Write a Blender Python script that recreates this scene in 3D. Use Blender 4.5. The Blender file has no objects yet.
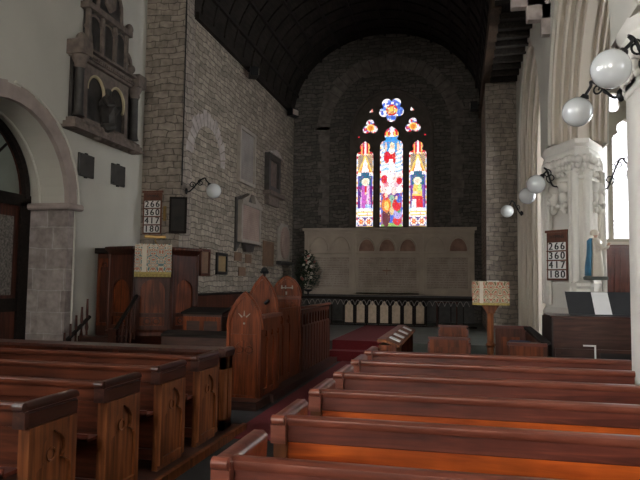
import bpy, bmesh, math, random
from mathutils import Vector, Matrix
random.seed(7)
C = bpy.context.scene.collection
PI = math.pi
# ------------------------------------------------------------------ materials
def nodes(name):
    m = bpy.data.materials.new(name); m.use_nodes = True
    nt = m.node_tree; b = nt.nodes['Principled BSDF']
    return m, nt, b
def N(nt, t, **k):
    n = nt.nodes.new(t)
    for a, v in k.items():
        if a in n.inputs: n.inputs[a].default_value = v
        else: setattr(n, a, v)
    return n
def plain(name, col, rough=.6, metal=0., var=.15, scale=6., bump=.0, coat=0.):
    m, nt, b = nodes(name)
    tc = N(nt, 'ShaderNodeTexCoord'); no = N(nt, 'ShaderNodeTexNoise', Scale=scale, Detail=5.)
    nt.links.new(tc.outputs['Object'], no.inputs['Vector'])
    r = N(nt, 'ShaderNodeValToRGB')
    r.color_ramp.elements[0].position = .3; r.color_ramp.elements[1].position = .7
    r.color_ramp.elements[0].color = [c*(1-var) for c in col]+[1]
    r.color_ramp.elements[1].color = [min(1, c*(1+var)) for c in col]+[1]
    nt.links.new(no.outputs['Fac'], r.inputs['Fac']); nt.links.new(r.outputs['Color'], b.inputs['Base Color'])
    b.inputs['Roughness'].default_value = rough; b.inputs['Metallic'].default_value = metal
    b.inputs['Coat Weight'].default_value = coat
    if bump:
        bp = N(nt, 'ShaderNodeBump', Strength=bump, Distance=.02)
        nt.links.new(no.outputs['Fac'], bp.inputs['Height']); nt.links.new(bp.outputs['Normal'], b.inputs['Normal'])
    return m
def wood(name, dark, light, axis='X', rough=.35, coat=.3, sc=1.):
    m, nt, b = nodes(name)
    tc = N(nt, 'ShaderNodeTexCoord'); mp = N(nt, 'ShaderNodeMapping')
    s = {'X': (1.2, 16, 16), 'Y': (16, 1.2, 16), 'Z': (16, 16, 1.2)}[axis]
    mp.inputs['Scale'].default_value = [q*sc for q in s]
    nt.links.new(tc.outputs['Object'], mp.inputs['Vector'])
    n1 = N(nt, 'ShaderNodeTexNoise', Scale=1.6, Detail=6., Distortion=.6)
    n2 = N(nt, 'ShaderNodeTexNoise', Scale=2.3, Detail=3.)
    nt.links.new(mp.outputs[0], n1.inputs['Vector']); nt.links.new(tc.outputs['Object'], n2.inputs['Vector'])
    r = N(nt, 'ShaderNodeValToRGB'); e = r.color_ramp.elements
    e[0].position = .32; e[1].position = .68; e[0].color = list(dark)+[1]; e[1].color = list(light)+[1]
    nt.links.new(n1.outputs['Fac'], r.inputs['Fac'])
    mx = N(nt, 'ShaderNodeMix', data_type='RGBA', blend_type='MULTIPLY'); mx.inputs['Factor'].default_value = .75
    r2 = N(nt, 'ShaderNodeValToRGB'); r2.color_ramp.elements[0].position = .35; r2.color_ramp.elements[1].position = .62
    r2.color_ramp.elements[0].color = (.45, .45, .45, 1); r2.color_ramp.elements[1].color = (1, 1, 1, 1)
    nt.links.new(n2.outputs['Fac'], r2.inputs['Fac'])
    nt.links.new(r.outputs['Color'], mx.inputs[6]); nt.links.new(r2.outputs['Color'], mx.inputs[7])
    nt.links.new(mx.outputs[2], b.inputs['Base Color'])
    b.inputs['Roughness'].default_value = rough; b.inputs['Coat Weight'].default_value = coat
    b.inputs['Coat Roughness'].default_value = .25
    b.inputs['Specular IOR Level'].default_value = .2 if coat < .2 else .4
    bp = N(nt, 'ShaderNodeBump', Strength=.12, Distance=.01)
    nt.links.new(n1.outputs['Fac'], bp.inputs['Height']); nt.links.new(bp.outputs['Normal'], b.inputs['Normal'])
    return m
def rubble(name, c1, c2, mortar, bw=.42, bh=.15, warp=.06, msize=.012, bump=.6):
    m, nt, b = nodes(name)
    tc = N(nt, 'ShaderNodeTexCoord'); sp = N(nt, 'ShaderNodeSeparateXYZ'); nt.links.new(tc.outputs['Object'], sp.inputs[0])
    ad = N(nt, 'ShaderNodeMath', operation='ADD'); nt.links.new(sp.outputs[0], ad.inputs[0]); nt.links.new(sp.outputs[1], ad.inputs[1])
    cb = N(nt, 'ShaderNodeCombineXYZ'); nt.links.new(ad.outputs[0], cb.inputs[0]); nt.links.new(sp.outputs[2], cb.inputs[1])
    no = N(nt, 'ShaderNodeTexNoise', Scale=2.6, Detail=4.); nt.links.new(cb.outputs[0], no.inputs['Vector'])
    sub = N(nt, 'ShaderNodeVectorMath', operation='SUBTRACT'); sub.inputs[1].default_value = (.5, .5, .5)
    nt.links.new(no.outputs['Color'], sub.inputs[0])
    scl = N(nt, 'ShaderNodeVectorMath', operation='SCALE'); scl.inputs['Scale'].default_value = warp*4; nt.links.new(sub.outputs[0], scl.inputs[0])
    av = N(nt, 'ShaderNodeVectorMath', operation='ADD'); nt.links.new(cb.outputs[0], av.inputs[0]); nt.links.new(scl.outputs[0], av.inputs[1])
    br = nt.nodes.new('ShaderNodeTexBrick'); br.offset = .43; br.squash = .75; br.squash_frequency = 3
    for k, v in (('Color1', list(c1)+[1]), ('Color2', list(c2)+[1]), ('Mortar', list(mortar)+[1]), ('Scale', 1.), ('Mortar Size', msize), ('Mortar Smooth', .4), ('Brick Width', bw), ('Row Height', bh)):
        br.inputs[k].default_value = v
    nt.links.new(av.outputs[0], br.inputs['Vector'])
    n2 = N(nt, 'ShaderNodeTexNoise', Scale=9., Detail=6.); nt.links.new(tc.outputs['Object'], n2.inputs['Vector'])
    r2 = N(nt, 'ShaderNodeValToRGB'); r2.color_ramp.elements[0].color = (.5, .5, .5, 1); r2.color_ramp.elements[1].color = (1.25, 1.25, 1.25, 1)
    r2.color_ramp.elements[0].position = .25; r2.color_ramp.elements[1].position = .75
    nt.links.new(n2.outputs['Fac'], r2.inputs['Fac'])
    mx = N(nt, 'ShaderNodeMix', data_type='RGBA', blend_type='MULTIPLY'); mx.inputs['Factor'].default_value = .8
    nt.links.new(br.outputs['Color'], mx.inputs[6]); nt.links.new(r2.outputs['Color'], mx.inputs[7])
    nt.links.new(mx.outputs[2], b.inputs['Base Color']); b.inputs['Roughness'].default_value = .9
    inv = N(nt, 'ShaderNodeMath', operation='SUBTRACT'); inv.inputs[0].default_value = 1.; nt.links.new(br.outputs['Fac'], inv.inputs[1])
    ml = N(nt, 'ShaderNodeMath', operation='MULTIPLY_ADD'); ml.inputs[1].default_value = .35
    nt.links.new(n2.outputs['Fac'], ml.inputs[0]); nt.links.new(inv.outputs[0], ml.inputs[2])
    bp = N(nt, 'ShaderNodeBump', Strength=bump, Distance=.03)
    nt.links.new(ml.outputs[0], bp.inputs['Height']); nt.links.new(bp.outputs['Normal'], b.inputs['Normal'])
    return m
def emit(name, col, st):
    m, nt, b = nodes(name); b.inputs['Base Color'].default_value = (.1, .1, .1, 1); b.inputs['Roughness'].default_value = .3
    b.inputs['Emission Color'].default_value = list(col)+[1]; b.inputs['Emission Strength'].default_value = st
    return m
def embroidery(name, ground, a, bcol, scale=9):
    m, nt, b = nodes(name)
    tc = N(nt, 'ShaderNodeTexCoord')
    mp = N(nt, 'ShaderNodeMapping'); nt.links.new(tc.outputs['Object'], mp.inputs[0])
    sp = N(nt, 'ShaderNodeSeparateXYZ'); nt.links.new(mp.outputs[0], sp.inputs[0])
    ab = N(nt, 'ShaderNodeMath', operation='PINGPONG'); ab.inputs[1].default_value = .12; nt.links.new(sp.outputs[0], ab.inputs[0])
    cb = N(nt, 'ShaderNodeCombineXYZ'); nt.links.new(ab.outputs[0], cb.inputs[0]); nt.links.new(sp.outputs[2], cb.inputs[1])
    no = N(nt, 'ShaderNodeTexNoise', Scale=float(scale), Detail=1.); nt.links.new(cb.outputs[0], no.inputs['Vector'])
    wv = N(nt, 'ShaderNodeMath', operation='SINE'); mu = N(nt, 'ShaderNodeMath', operation='MULTIPLY'); mu.inputs[1].default_value = 34.
    nt.links.new(no.outputs['Fac'], mu.inputs[0]); nt.links.new(mu.outputs[0], wv.inputs[0])
    r = N(nt, 'ShaderNodeValToRGB'); r.color_ramp.interpolation = 'LINEAR'; e = r.color_ramp.elements
    e[0].position = .0; e[0].color = list(a)+[1]; e[1].position = .95; e[1].color = list(bcol)+[1]
    x = e.new(.3); x.color = list(ground)+[1]; x = e.new(.75); x.color = list(ground)+[1]
    m2 = N(nt, 'ShaderNodeMath', operation='MULTIPLY_ADD'); m2.inputs[1].default_value = .5; m2.inputs[2].default_value = .5
    nt.links.new(wv.outputs[0], m2.inputs[0]); nt.links.new(m2.outputs[0], r.inputs['Fac'])
    nt.links.new(r.outputs['Color'], b.inputs['Base Color']); b.inputs['Roughness'].default_value = .9
    return m
def scripted(name, ground, ink, pitch=.05, amount=.5):
    # worn carved inscription: rows of broken marks too small to read
    m, nt, b = nodes(name)
    tc = N(nt, 'ShaderNodeTexCoord'); sp = N(nt, 'ShaderNodeSeparateXYZ'); nt.links.new(tc.outputs['Object'], sp.inputs[0])
    f = N(nt, 'ShaderNodeMath', operation='FRACT'); d = N(nt, 'ShaderNodeMath', operation='DIVIDE'); d.inputs[1].default_value = pitch
    nt.links.new(sp.outputs[2], d.inputs[0]); nt.links.new(d.outputs[0], f.inputs[0])
    g = N(nt, 'ShaderNodeMath', operation='GREATER_THAN'); g.inputs[1].default_value = .55; nt.links.new(f.outputs[0], g.inputs[0])
    mp = N(nt, 'ShaderNodeMapping'); mp.inputs['Scale'].default_value = (30, 30, 1/pitch*.5); nt.links.new(tc.outputs['Object'], mp.inputs[0])
    no = N(nt, 'ShaderNodeTexNoise', Scale=1., Detail=2.); nt.links.new(mp.outputs[0], no.inputs['Vector'])
    g2 = N(nt, 'ShaderNodeMath', operation='GREATER_THAN'); g2.inputs[1].default_value = .46; nt.links.new(no.outputs['Fac'], g2.inputs[0])
    mu = N(nt, 'ShaderNodeMath', operation='MULTIPLY'); nt.links.new(g.outputs[0], mu.inputs[0]); nt.links.new(g2.outputs[0], mu.inputs[1])
    m3 = N(nt, 'ShaderNodeMath', operation='MULTIPLY'); m3.inputs[1].default_value = amount; nt.links.new(mu.outputs[0], m3.inputs[0])
    n2 = N(nt, 'ShaderNodeTexNoise', Scale=2.2, Detail=6.); nt.links.new(tc.outputs['Object'], n2.inputs['Vector'])
    r = N(nt, 'ShaderNodeValToRGB'); e = r.color_ramp.elements; e[0].position = .35; e[1].position = .6
    e[0].color = [c*.72 for c in ground]+[1]; e[1].color = list(ground)+[1]; nt.links.new(n2.outputs['Fac'], r.inputs['Fac'])
    mx = N(nt, 'ShaderNodeMix', data_type='RGBA'); nt.links.new(m3.outputs[0], mx.inputs['Factor'])
    nt.links.new(r.outputs['Color'], mx.inputs[6]); mx.inputs[7].default_value = list(ink)+[1]
    nt.links.new(mx.outputs[2], b.inputs['Base Color']); b.inputs['Roughness'].default_value = .8
    return m
M = {}
M['white'] = plain('limewash', (.50, .48, .42), .9, var=.06, scale=1.2, bump=.15)
M['pale'] = plain('pale_dressed_stone', (.68, .65, .59), .85, var=.05, scale=3., bump=.12)
M['cream'] = plain('cream_dressed_stone', (.60, .54, .455), .85, var=.04, scale=1., bump=.05)
M['rubble'] = rubble('coursed_rubble', (.36, .30, .235), (.22, .185, .145), (.10, .085, .068), bw=.34, bh=.115, warp=.04, msize=.010)
M['rubble_pale'] = rubble('coursed_rubble_pale', (.34, .285, .235), (.24, .20, .165), (.12, .10, .083), bw=.34, bh=.125, msize=.010, warp=.05)
M['rubble_stub'] = rubble('coursed_rubble_stub', (.25, .21, .17), (.17, .14, .115), (.10, .084, .07), bw=.30, bh=.115, msize=.009, warp=.04)
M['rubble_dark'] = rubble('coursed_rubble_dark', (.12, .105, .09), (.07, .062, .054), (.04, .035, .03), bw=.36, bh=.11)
M['ashlar'] = rubble('pink_grey_ashlar', (.40, .345, .32), (.27, .225, .21), (.44, .40, .37), bw=.55, bh=.33, warp=.02, msize=.009, bump=.25)
M['pinkstone'] = plain('pink_sandstone', (.36, .295, .265), .85, var=.15, scale=5., bump=.2)
M['voussoir'] = plain('grey_voussoir_stone', (.36, .31, .285), .9, var=.25, scale=6., bump=.3)
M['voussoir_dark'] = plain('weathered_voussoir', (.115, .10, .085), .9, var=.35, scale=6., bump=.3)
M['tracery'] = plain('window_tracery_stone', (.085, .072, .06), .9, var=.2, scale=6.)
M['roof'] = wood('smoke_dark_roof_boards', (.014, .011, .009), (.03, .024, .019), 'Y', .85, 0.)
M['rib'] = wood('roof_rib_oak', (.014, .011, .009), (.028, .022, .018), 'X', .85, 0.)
M['beam'] = wood('brown_beam', (.045, .03, .02), (.10, .065, .042), 'Z', .7, 0.)
M['pew_dark'] = wood('polished_dark_pew', (.045, .009, .006), (.19, .045, .026), 'X', .36, .22)
M['pew_rail'] = wood('polished_pew_rail', (.10, .026, .015), (.26, .075, .045), 'X', .3, .45)
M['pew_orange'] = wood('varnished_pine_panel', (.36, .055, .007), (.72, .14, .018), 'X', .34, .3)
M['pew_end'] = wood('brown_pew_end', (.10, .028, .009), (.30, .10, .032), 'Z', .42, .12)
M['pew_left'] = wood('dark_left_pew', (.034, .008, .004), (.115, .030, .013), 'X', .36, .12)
M['cap'] = wood('dark_pew_cap', (.022, .008, .006), (.07, .025, .016), 'Y', .28, .5)
M['oak'] = wood('dark_oak', (.035, .010, .006), (.10, .029, .016), 'Z', .45, .12)
M['oakx'] = wood('dark_oak_cross', (.026, .010, .007), (.07, .026, .016), 'X', .42, .3)
M['stall'] = wood('red_brown_oak', (.065, .014, .004), (.23, .055, .017), 'Z', .42, .05)
M['black'] = wood('black_oak', (.008, .006, .005), (.020, .013, .010), 'X', .8, 0.)
M['iron'] = plain('wrought_iron', (.012, .012, .013), .45, .6, .2)
M['brass'] = plain('dull_brass', (.30, .19, .07), .4, .8, .2)
M['opal'] = plain('opal_glass', (.62, .64, .64), .06, 0., .02, 2., 0., 1.)
M['tile'] = rubble('dark_floor_tiles', (.055, .052, .048), (.035, .034, .032), (.02, .02, .02), .3, .3, 0., .008, .1)
M['slate'] = plain('grey_green_step_stone', (.06, .068, .058), .55, 0., .3, 3.)
M['carpet'] = plain('red_carpet', (.125, .006, .009), .95, 0., .25, 60., .4)
M['board'] = wood('hymn_board_wood', (.11, .035, .018), (.19, .065, .032), 'Z', .4, .3)
M['card'] = plain('white_number_card', (.72, .71, .68), .7, 0., .04)
M['ink'] = plain('black_ink', (.012, .012, .012), .7)
M['fall'] = embroidery('embroidered_fall', (.50, .46, .36), (.34, .10, .06), (.10, .16, .17), 9)
M['fall2'] = embroidery('gold_embroidered_fall', (.46, .41, .29), (.36, .10, .06), (.16, .13, .07), 10)
M['fringe'] = plain('gold_fringe', (.36, .27, .08), .8, 0., .3, 40.)
M['slab'] = plain('dark_slate', (.045, .042, .038), .5, 0., .3)
M['monstone'] = plain('grey_monument_stone', (.15, .118, .10), .85, 0., .3, 8., .5)
M['mondark'] = plain('black_monument_marble', (.03, .026, .023), .5, 0., .4, 8., .3)
M['monyellow'] = plain('yellowed_alabaster', (.42, .35, .22), .7, 0., .15)
M['tablet'] = scripted('grey_tablet', (.27, .24, .22), (.15, .13, .12), .055, .35)
M['marble'] = scripted('pinkish_marble', (.34, .25, .21), (.22, .12, .09), .05, .4)
M['marble_edge'] = plain('grey_marble', (.30, .26, .22), .7, 0., .12)
M['brassplate'] = scripted('brown_brass_plate', (.18, .105, .06), (.08, .045, .03), .03, .5)
M['yellowpaper'] = scripted('yellowed_framed_paper', (.30, .21, .10), (.15, .09, .04), .03, .5)
M['paintdark'] = plain('darkened_painting', (.012, .009, .007), .75, 0., .6, 5.)
M['reredos'] = plain('brown_grey_reredos_stone', (.40, .33, .265), .85, 0., .14, 2., .1)
M['reredos_text'] = scripted('reredos_lettering', (.40, .335, .275), (.22, .14, .115), .07, .55)
M['reredos_red'] = plain('worn_red_mural', (.24, .14, .105), .9, 0., .35, 4.)
M['frontal'] = plain('ochre_frontal_panel', (.56, .44, .32), .8, 0., .15, 12.)
M['leaf'] = plain('dark_leaf', (.018, .035, .014), .6, 0., .4)
M['rosewhite'] = plain('cream_petal', (.55, .50, .42), .7, 0., .1)
M['rosepink'] = plain('pink_petal', (.42, .16, .14), .7, 0., .2)
M['bluerobe'] = plain('blue_painted_plaster', (.035, .15, .26), .5, 0., .2)
M['creamrobe'] = plain('cream_painted_plaster', (.55, .49, .40), .5, 0., .1)
M['skin'] = plain('painted_flesh', (.45, .28, .20), .5, 0., .1)
M['piano'] = wood('piano_walnut', (.035, .013, .010), (.085, .035, .025), 'X', .28, .5)
M['pianoside'] = plain('piano_black_side', (.012, .009, .009), .3)
M['standblack'] = plain('black_music_stand', (.015, .016, .019), .5)
M['paper'] = plain('white_paper', (.70, .70, .70), .8, 0., .03)
M['bluecloth'] = plain('blue_hassock', (.03, .04, .10), .9)
M['redcloth'] = plain('red_book', (.12, .02, .02), .8)
M['mattblack'] = plain('matt_black', (.012, .012, .014), .9)
M['cupboard'] = wood('mahogany_cupboard', (.07, .016, .010), (.13, .032, .018), 'Z', .4, .2)
M['pane'] = emit('daylit_leaded_pane', (.93, .92, 1.), 1.6)
M['fillwest'] = emit('west_fill_pane', (1., .95, .88), 12.)  # glow of the added west window behind the camera
M['fillsoutheast'] = emit('strong_south_fill_pane', (.95, .97, 1.), 19.)  # stronger glow than the other south panes, to brighten the chancel north wall
M['fillnorth'] = emit('north_fill_pane', (.97, .98, 1.), 13.)  # glow of the added north windows, out of view
M['fillsouth'] = emit('south_fill_pane', (.93, .96, 1.), 4.)  # glow of the added south windows, out of view
M['fanglass'] = plain('grey_green_glass', (.20, .22, .19), .3, 0., .15, 2.)
M['lace'] = plain('mottled_obscure_glass', (.14, .125, .11), .4, 0., .8, 30.)
M['lead'] = plain('window_lead', (.10, .10, .09), .7)
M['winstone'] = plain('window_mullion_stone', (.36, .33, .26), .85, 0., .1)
def glassmat():
    m, nt, b = nodes('stained_glass')
    at = N(nt, 'ShaderNodeAttribute'); at.attribute_name = 'Col'
    b.inputs['Base Color'].default_value = (.02, .02, .02, 1); b.inputs['Roughness'].default_value = .3
    nt.links.new(at.outputs['Color'], b.inputs['Emission Color']); b.inputs['Emission Strength'].default_value = .56
    return m
M['stained'] = glassmat()
# ------------------------------------------------------------------ mesh helpers
def V(*a): return Vector(a)
class MB:
    def __init__(s): s.bm = bmesh.new()
    def box(s, x0, x1, y0, y1, z0, z1):
        v = [s.bm.verts.new(p) for p in ((x0,y0,z0),(x1,y0,z0),(x1,y1,z0),(x0,y1,z0),(x0,y0,z1),(x1,y0,z1),(x1,y1,z1),(x0,y1,z1))]
        for f in ((3,2,1,0),(4,5,6,7),(0,1,5,4),(1,2,6,5),(2,3,7,6),(3,0,4,7)): s.bm.faces.new([v[i] for i in f])
        return s
    def prism(s, pts, vec):
        a = [s.bm.verts.new(p) for p in pts]; vec = Vector(vec); b = [s.bm.verts.new(Vector(p)+vec) for p in pts]
        n = len(a)
        s.bm.faces.new(a[::-1]); s.bm.faces.new(b)
        for i in range(n): s.bm.faces.new((a[i], a[(i+1)%n], b[(i+1)%n], b[i]))
        return s
    def tube(s, path, r, seg=8, cap=True, squash=None):
        path = [Vector(p) for p in path]; n = len(path); rings = []
        rr = r if isinstance(r, (list, tuple)) else [r]*n
        up = None
        for i, p in enumerate(path):
            t = (path[min(i+1, n-1)]-path[max(i-1, 0)]).normalized()
            if up is None: up = V(0,0,1) if abs(t.z) < .9 else V(1,0,0)
            a = t.cross(up).normalized(); bb = a.cross(t).normalized(); up = bb
            rings.append([s.bm.verts.new(p+rr[i]*(math.cos(2*PI*k/seg)*a+math.sin(2*PI*k/seg)*bb)) for k in range(seg)])
        for i in range(n-1):
            for k in range(seg): s.bm.faces.new((rings[i][k], rings[i][(k+1)%seg], rings[i+1][(k+1)%seg], rings[i+1][k]))
        if cap: s.bm.faces.new(rings[0][::-1]); s.bm.faces.new(rings[-1])
        return s
    def lathe(s, prof, c=(0,0,0), seg=24, sx=1., sy=1., smooth=True):
        rings = []
        for r, z in prof:
            rings.append([s.bm.verts.new((c[0]+sx*r*math.cos(2*PI*k/seg), c[1]+sy*r*math.sin(2*PI*k/seg), c[2]+z)) for k in range(seg)])
        for i in range(len(prof)-1):
            for k in range(seg): s.bm.faces.new((rings[i][k], rings[i][(k+1)%seg], rings[i+1][(k+1)%seg], rings[i+1][k]))
        s.bm.faces.new(rings[0][::-1]); s.bm.faces.new(rings[-1])
        return s
    def ball(s, c, r, sx=1., sy=1., sz=1., u=12, v=8):
        m = Matrix.Translation(c) @ Matrix.Diagonal((sx*r, sy*r, sz*r, 1))
        bmesh.ops.create_uvsphere(s.bm, u_segments=u, v_segments=v, radius=1, matrix=m); return s
    def slab(s, outer, holes, o, u, v, depth):
        """flat plate with holes; outline points (a,b) -> o+a*u+b*v, thickness depth along u x v"""
        o, u, v = Vector(o), Vector(u), Vector(v); n = u.cross(v)
        cu = bpy.data.curves.new('tmp', 'CURVE'); cu.dimensions = '2D'; cu.fill_mode = 'BOTH'; cu.extrude = abs(depth)/2
        for lp in [outer]+list(holes):
            sp = cu.splines.new('POLY'); sp.points.add(len(lp)-1); sp.use_cyclic_u = True
            for i, p in enumerate(lp): sp.points[i].co = (p[0], p[1], 0, 1)
        ob = bpy.data.objects.new('tmp', cu); C.objects.link(ob)
        bpy.context.view_layer.update()
        me = bpy.data.meshes.new_from_object(ob.evaluated_get(bpy.context.evaluated_depsgraph_get()))
        tmp = bmesh.new(); tmp.from_mesh(me)
        mp = {}
        for w in tmp.verts: mp[w.index] = s.bm.verts.new(o+w.co.x*u+w.co.y*v+(w.co.z+depth/2)*n)
        for f in tmp.faces:
            try: s.bm.faces.new([mp[w.index] for w in f.verts])
            except ValueError: pass
        tmp.free(); bpy.data.objects.remove(ob); bpy.data.meshes.remove(me); bpy.data.curves.remove(cu)
        return s
    def text(s, body, size, o, u, v, depth=.002, center=True, bold=0.):
        o, u, v = Vector(o), Vector(u), Vector(v); n = u.cross(v)
        cu = bpy.data.curves.new('tmp', 'FONT'); cu.body = body; cu.size = 1.; cu.extrude = depth/size; cu.resolution_u = 6; cu.align_x = 'CENTER'; cu.align_y = 'CENTER'
        ob = bpy.data.objects.new('tmp', cu); C.objects.link(ob); bpy.context.view_layer.update()
        me = bpy.data.meshes.new_from_object(ob.evaluated_get(bpy.context.evaluated_depsgraph_get()))
        off = len(s.bm.verts); vs = [s.bm.verts.new(o+size*(w.co.x*u+w.co.y*v+w.co.z*n)) for w in me.vertices]
        for f in me.polygons:
            try: s.bm.faces.new([vs[i] for i in f.vertices])
            except ValueError: pass
        bpy.data.objects.remove(ob); bpy.data.meshes.remove(me); bpy.data.curves.remove(cu)
        return s
    def build(s, name, mat, parent=None, smooth=False, bevel=0.):
        bmesh.ops.remove_doubles(s.bm, verts=s.bm.verts, dist=1e-5)
        bmesh.ops.recalc_face_normals(s.bm, faces=s.bm.faces)
        me = bpy.data.meshes.new(name); s.bm.to_mesh(me); s.bm.free()
        me.materials.append(M[mat] if isinstance(mat, str) else mat)
        if smooth:
            for p in me.polygons: p.use_smooth = True
            try: me.set_sharp_from_angle(angle=math.radians(smooth if smooth is not True else 45))
            except Exception: pass
        o = bpy.data.objects.new(name, me); C.objects.link(o)
        if parent: o.parent = parent
        if bevel:
            md = o.modifiers.new('bevel', 'BEVEL'); md.width = bevel; md.segments = 2; md.limit_method = 'ANGLE'
        return o
def tag(o, label, cat, group=None, kind=None):
    o['label'] = label; o['category'] = cat
    if group: o['group'] = group
    if kind: o['kind'] = kind
    return o
def thing(name, label, cat, loc=(0,0,0), rotz=0., group=None):
    o = bpy.data.objects.new(name, None); o.empty_display_size = .1; C.objects.link(o)
    o.location = loc; o.rotation_euler = (0, 0, rotz)
    return tag(o, label, cat, group)
def struct(name, mb, mat, smooth=False, label=None):
    o = mb.build(name, mat, None, smooth); o['kind'] = 'structure'
    if label: o['label'] = label
    return o
def dup(o, parent=None):
    c = o.copy(); C.objects.link(c)
    if parent: c.parent = parent
    for ch in o.children: dup(ch, c)
    return c
def parch(hw, spring, r, n=14, base=0., cx=0.):
    """outline of a pointed arch opening: half width, springing height, arc radius (r >= hw)"""
    pts = [(cx-hw, base), (cx+hw, base)]
    c = cx+hw-r; amax = math.acos(max(-1, min(1, (cx-c)/r)))
    for i in range(n+1):
        a = amax*i/n; pts.append((c+r*math.cos(a), spring+r*math.sin(a)))
    for i in range(n-1, -1, -1):
        a = amax*i/n; pts.append((2*cx-(c+r*math.cos(a)), spring+r*math.sin(a)))
    return pts
def circ(cx, cy, r, n=20, a0=0.): return [(cx+r*math.cos(a0+2*PI*i/n), cy+r*math.sin(a0+2*PI*i/n)) for i in range(n)]
def foil(cx, cy, R, k, lobe, a0, n=60):
    """k-lobed foil outline as the outer envelope of k circles round the centre"""
    pts = []
    for i in range(n):
        a = 2*PI*i/n; best = lobe*.3
        for j in range(k):
            b = a0+2*PI*j/k; d = R-lobe; cc = d*math.cos(a-b); disc = lobe*lobe-(d*math.sin(a-b))**2
            if disc > 0: best = max(best, cc+math.sqrt(disc))
        pts.append((cx+best*math.cos(a), cy+best*math.sin(a)))
    return pts
def cusped(cx, base, hw, spring, top):
    """trefoil-headed lancet: shoulders then a narrower round-pointed top lobe"""
    h = top-spring; P = [(cx-hw, base), (cx+hw, base), (cx+hw, spring)]
    rt = []
    for i in range(7):
        a = PI*.5*i/6; rt.append((cx+hw*.62+hw*.38*math.cos(a), spring+h*.30*math.sin(a)))
    rt.append((cx+hw*.50, spring+h*.36))
    for i in range(8):
        if i == 7: break
        a = -.45+(PI*.5+.45)*i/7; rt.append((cx+hw*.66*math.cos(a)**1.0*(1-.12*i/7), spring+h*.58+h*.36*math.sin(a)))
    rt.append((cx, top)); P += rt[1:]
    P += [(2*cx-x, y) for x, y in rt[-2::-1]]
    return P
# ------------------------------------------------------------------ key planes
WN, CN, AN, AS = -5.95, -5.15, 1.34, 2.22       # nave north wall, chancel north wall, arcade faces
YA, YE, CS = 10.75, 18.8, .62
# ------------------------------------------------------------------ setting
struct('floor', MB().box(-7.2, 5.0, -6.2, 19, -.2, 0), 'tile')
m = MB().slab([(-6.2, 0), (YA+.0, 0), (YA, 9), (-6.2, 9)], [parch(1.3, 2.65, 1.3, 16, -.0001 if False else .001, 7.2)], (WN-.45, 0, 0), (0, 1, 0), (0, 0, 1), .0) if False else MB()
hole = [(5.9, .0)]+[(7.2-1.3*math.cos(PI*i/28), 2.65+1.3*math.sin(PI*i/28)) for i in range(29)]+[(8.5, .0)]
FILL_NW = (-3.0, .6, 4.0)  # unseen north windows, added to brighten the pillars and right pews
m.slab([(-6.2, 0)]+hole+[(YA, 0), (YA, 9), (-6.2, 9)], [[(y-.8, 2.3), (y+.8, 2.3), (y+.8, 4.8), (y+.45, 5.4), (y, 5.65), (y-.45, 5.4), (y-.8, 4.8)] for y in FILL_NW], (WN-.9, 0, 0), (0, 1, 0), (0, 0, 1), .9)
struct('wall_north', m, 'white')
# dressed stone of the north opening
m = MB()
for i in range(17):
    a0, a1 = PI*i/17, PI*(i+1)/17; ro = 1.5+(.03 if i % 2 else 0)
    q = [(7.2+r*math.cos(a), 2.65+r*math.sin(a)) for r, a in ((1.29, a0), (ro, a0), (ro, a1), (1.29, a1))]
    m.prism([(WN-.06, y, z) for y, z in q], (.075, 0, 0))
struct('trim_1', m, 'pinkstone', label='pink stone voussoirs round the arch of the left opening')
m = MB().box(WN-.89, WN+.012, 8.49, 8.66, 0, 2.58).box(WN-.89, WN+.012, 5.74, 5.91, 0, 2.58)
struct('trim_2', m, 'ashlar', label='grey pink stone jambs of the left opening')
m = MB()
for y0, y1 in ((8.40, 8.80), (5.60, 6.0)):
    m.prism([(WN-.89, y0, 2.58), (WN+.09, y0, 2.58), (WN+.09, y1, 2.58), (WN-.89, y1, 2.58)], (0, 0, .10))
struct('trim_3', m, 'pinkstone', label='moulded impost of the left opening').modifiers.new('b', 'BEVEL').width = .025
m = MB(); m.tube([(WN+.02, 8.66, 0), (WN+.02, 8.66, 2.6)]+[(WN+.02, 7.2+1.54*math.cos(PI*i/20), 2.65+1.54*math.sin(PI*i/20)) for i in range(11)], .022, 6)
struct('trim_4', m, 'white', label='white lime edging beside the pink stone arch')
# soffit string under the arch
m = MB().tube([(WN-.5, 7.2+1.28*math.cos(t), 2.65+1.28*math.sin(t)) for t in [PI*i/20 for i in range(21)]], .02, 6)
struct('trim_5', m, 'white')
# door behind
o = MB().slab([(5.92, 0), (8.48, 0), (8.48, 2.7)]+[(7.2+1.27*math.cos(PI*q/20), 2.7+1.27*math.sin(PI*q/20)) for q in range(21)]+[(5.92, 2.7)], [parch(1.13, 2.75, 1.13, 14, 2.78, 7.2)], (WN-.80, 0, 0), (0, 1, 0), (0, 0, 1), .1)
d1 = struct('door_1', o, 'oak', label='dark oak screen door with arched fanlight in the left opening')
MB().slab(parch(1.13, 2.75, 1.13, 14, 2.78, 7.2), [], (WN-.77, 0, 0), (0, 1, 0), (0, 0, 1), .02).build('fanlight', 'fanglass', d1)
m = MB().box(WN-.76, WN-.66, 5.9, 8.5, 2.62, 2.80)
m.tube([(WN-.70, 7.2+1.20*math.cos(PI*i/24), 2.75+1.20*math.sin(PI*i/24)) for i in range(25)], .075, 8)
for a in (PI/4, PI/2, PI*3/4): m.tube([(WN-.73, 7.2, 2.78), (WN-.73, 7.2+1.1*math.cos(a), 2.75+1.1*math.sin(a))], .02, 6)
m.box(WN-.76, WN-.66, 8.28, 8.5, 0, 2.7).box(WN-.76, WN-.66, 7.12, 7.28, 0, 2.7).box(WN-.76, WN-.66, 5.9, 6.1, 0, 2.7).box(WN-.76, WN-.68, 6.1, 8.28, 1.0, 1.2)
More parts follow.
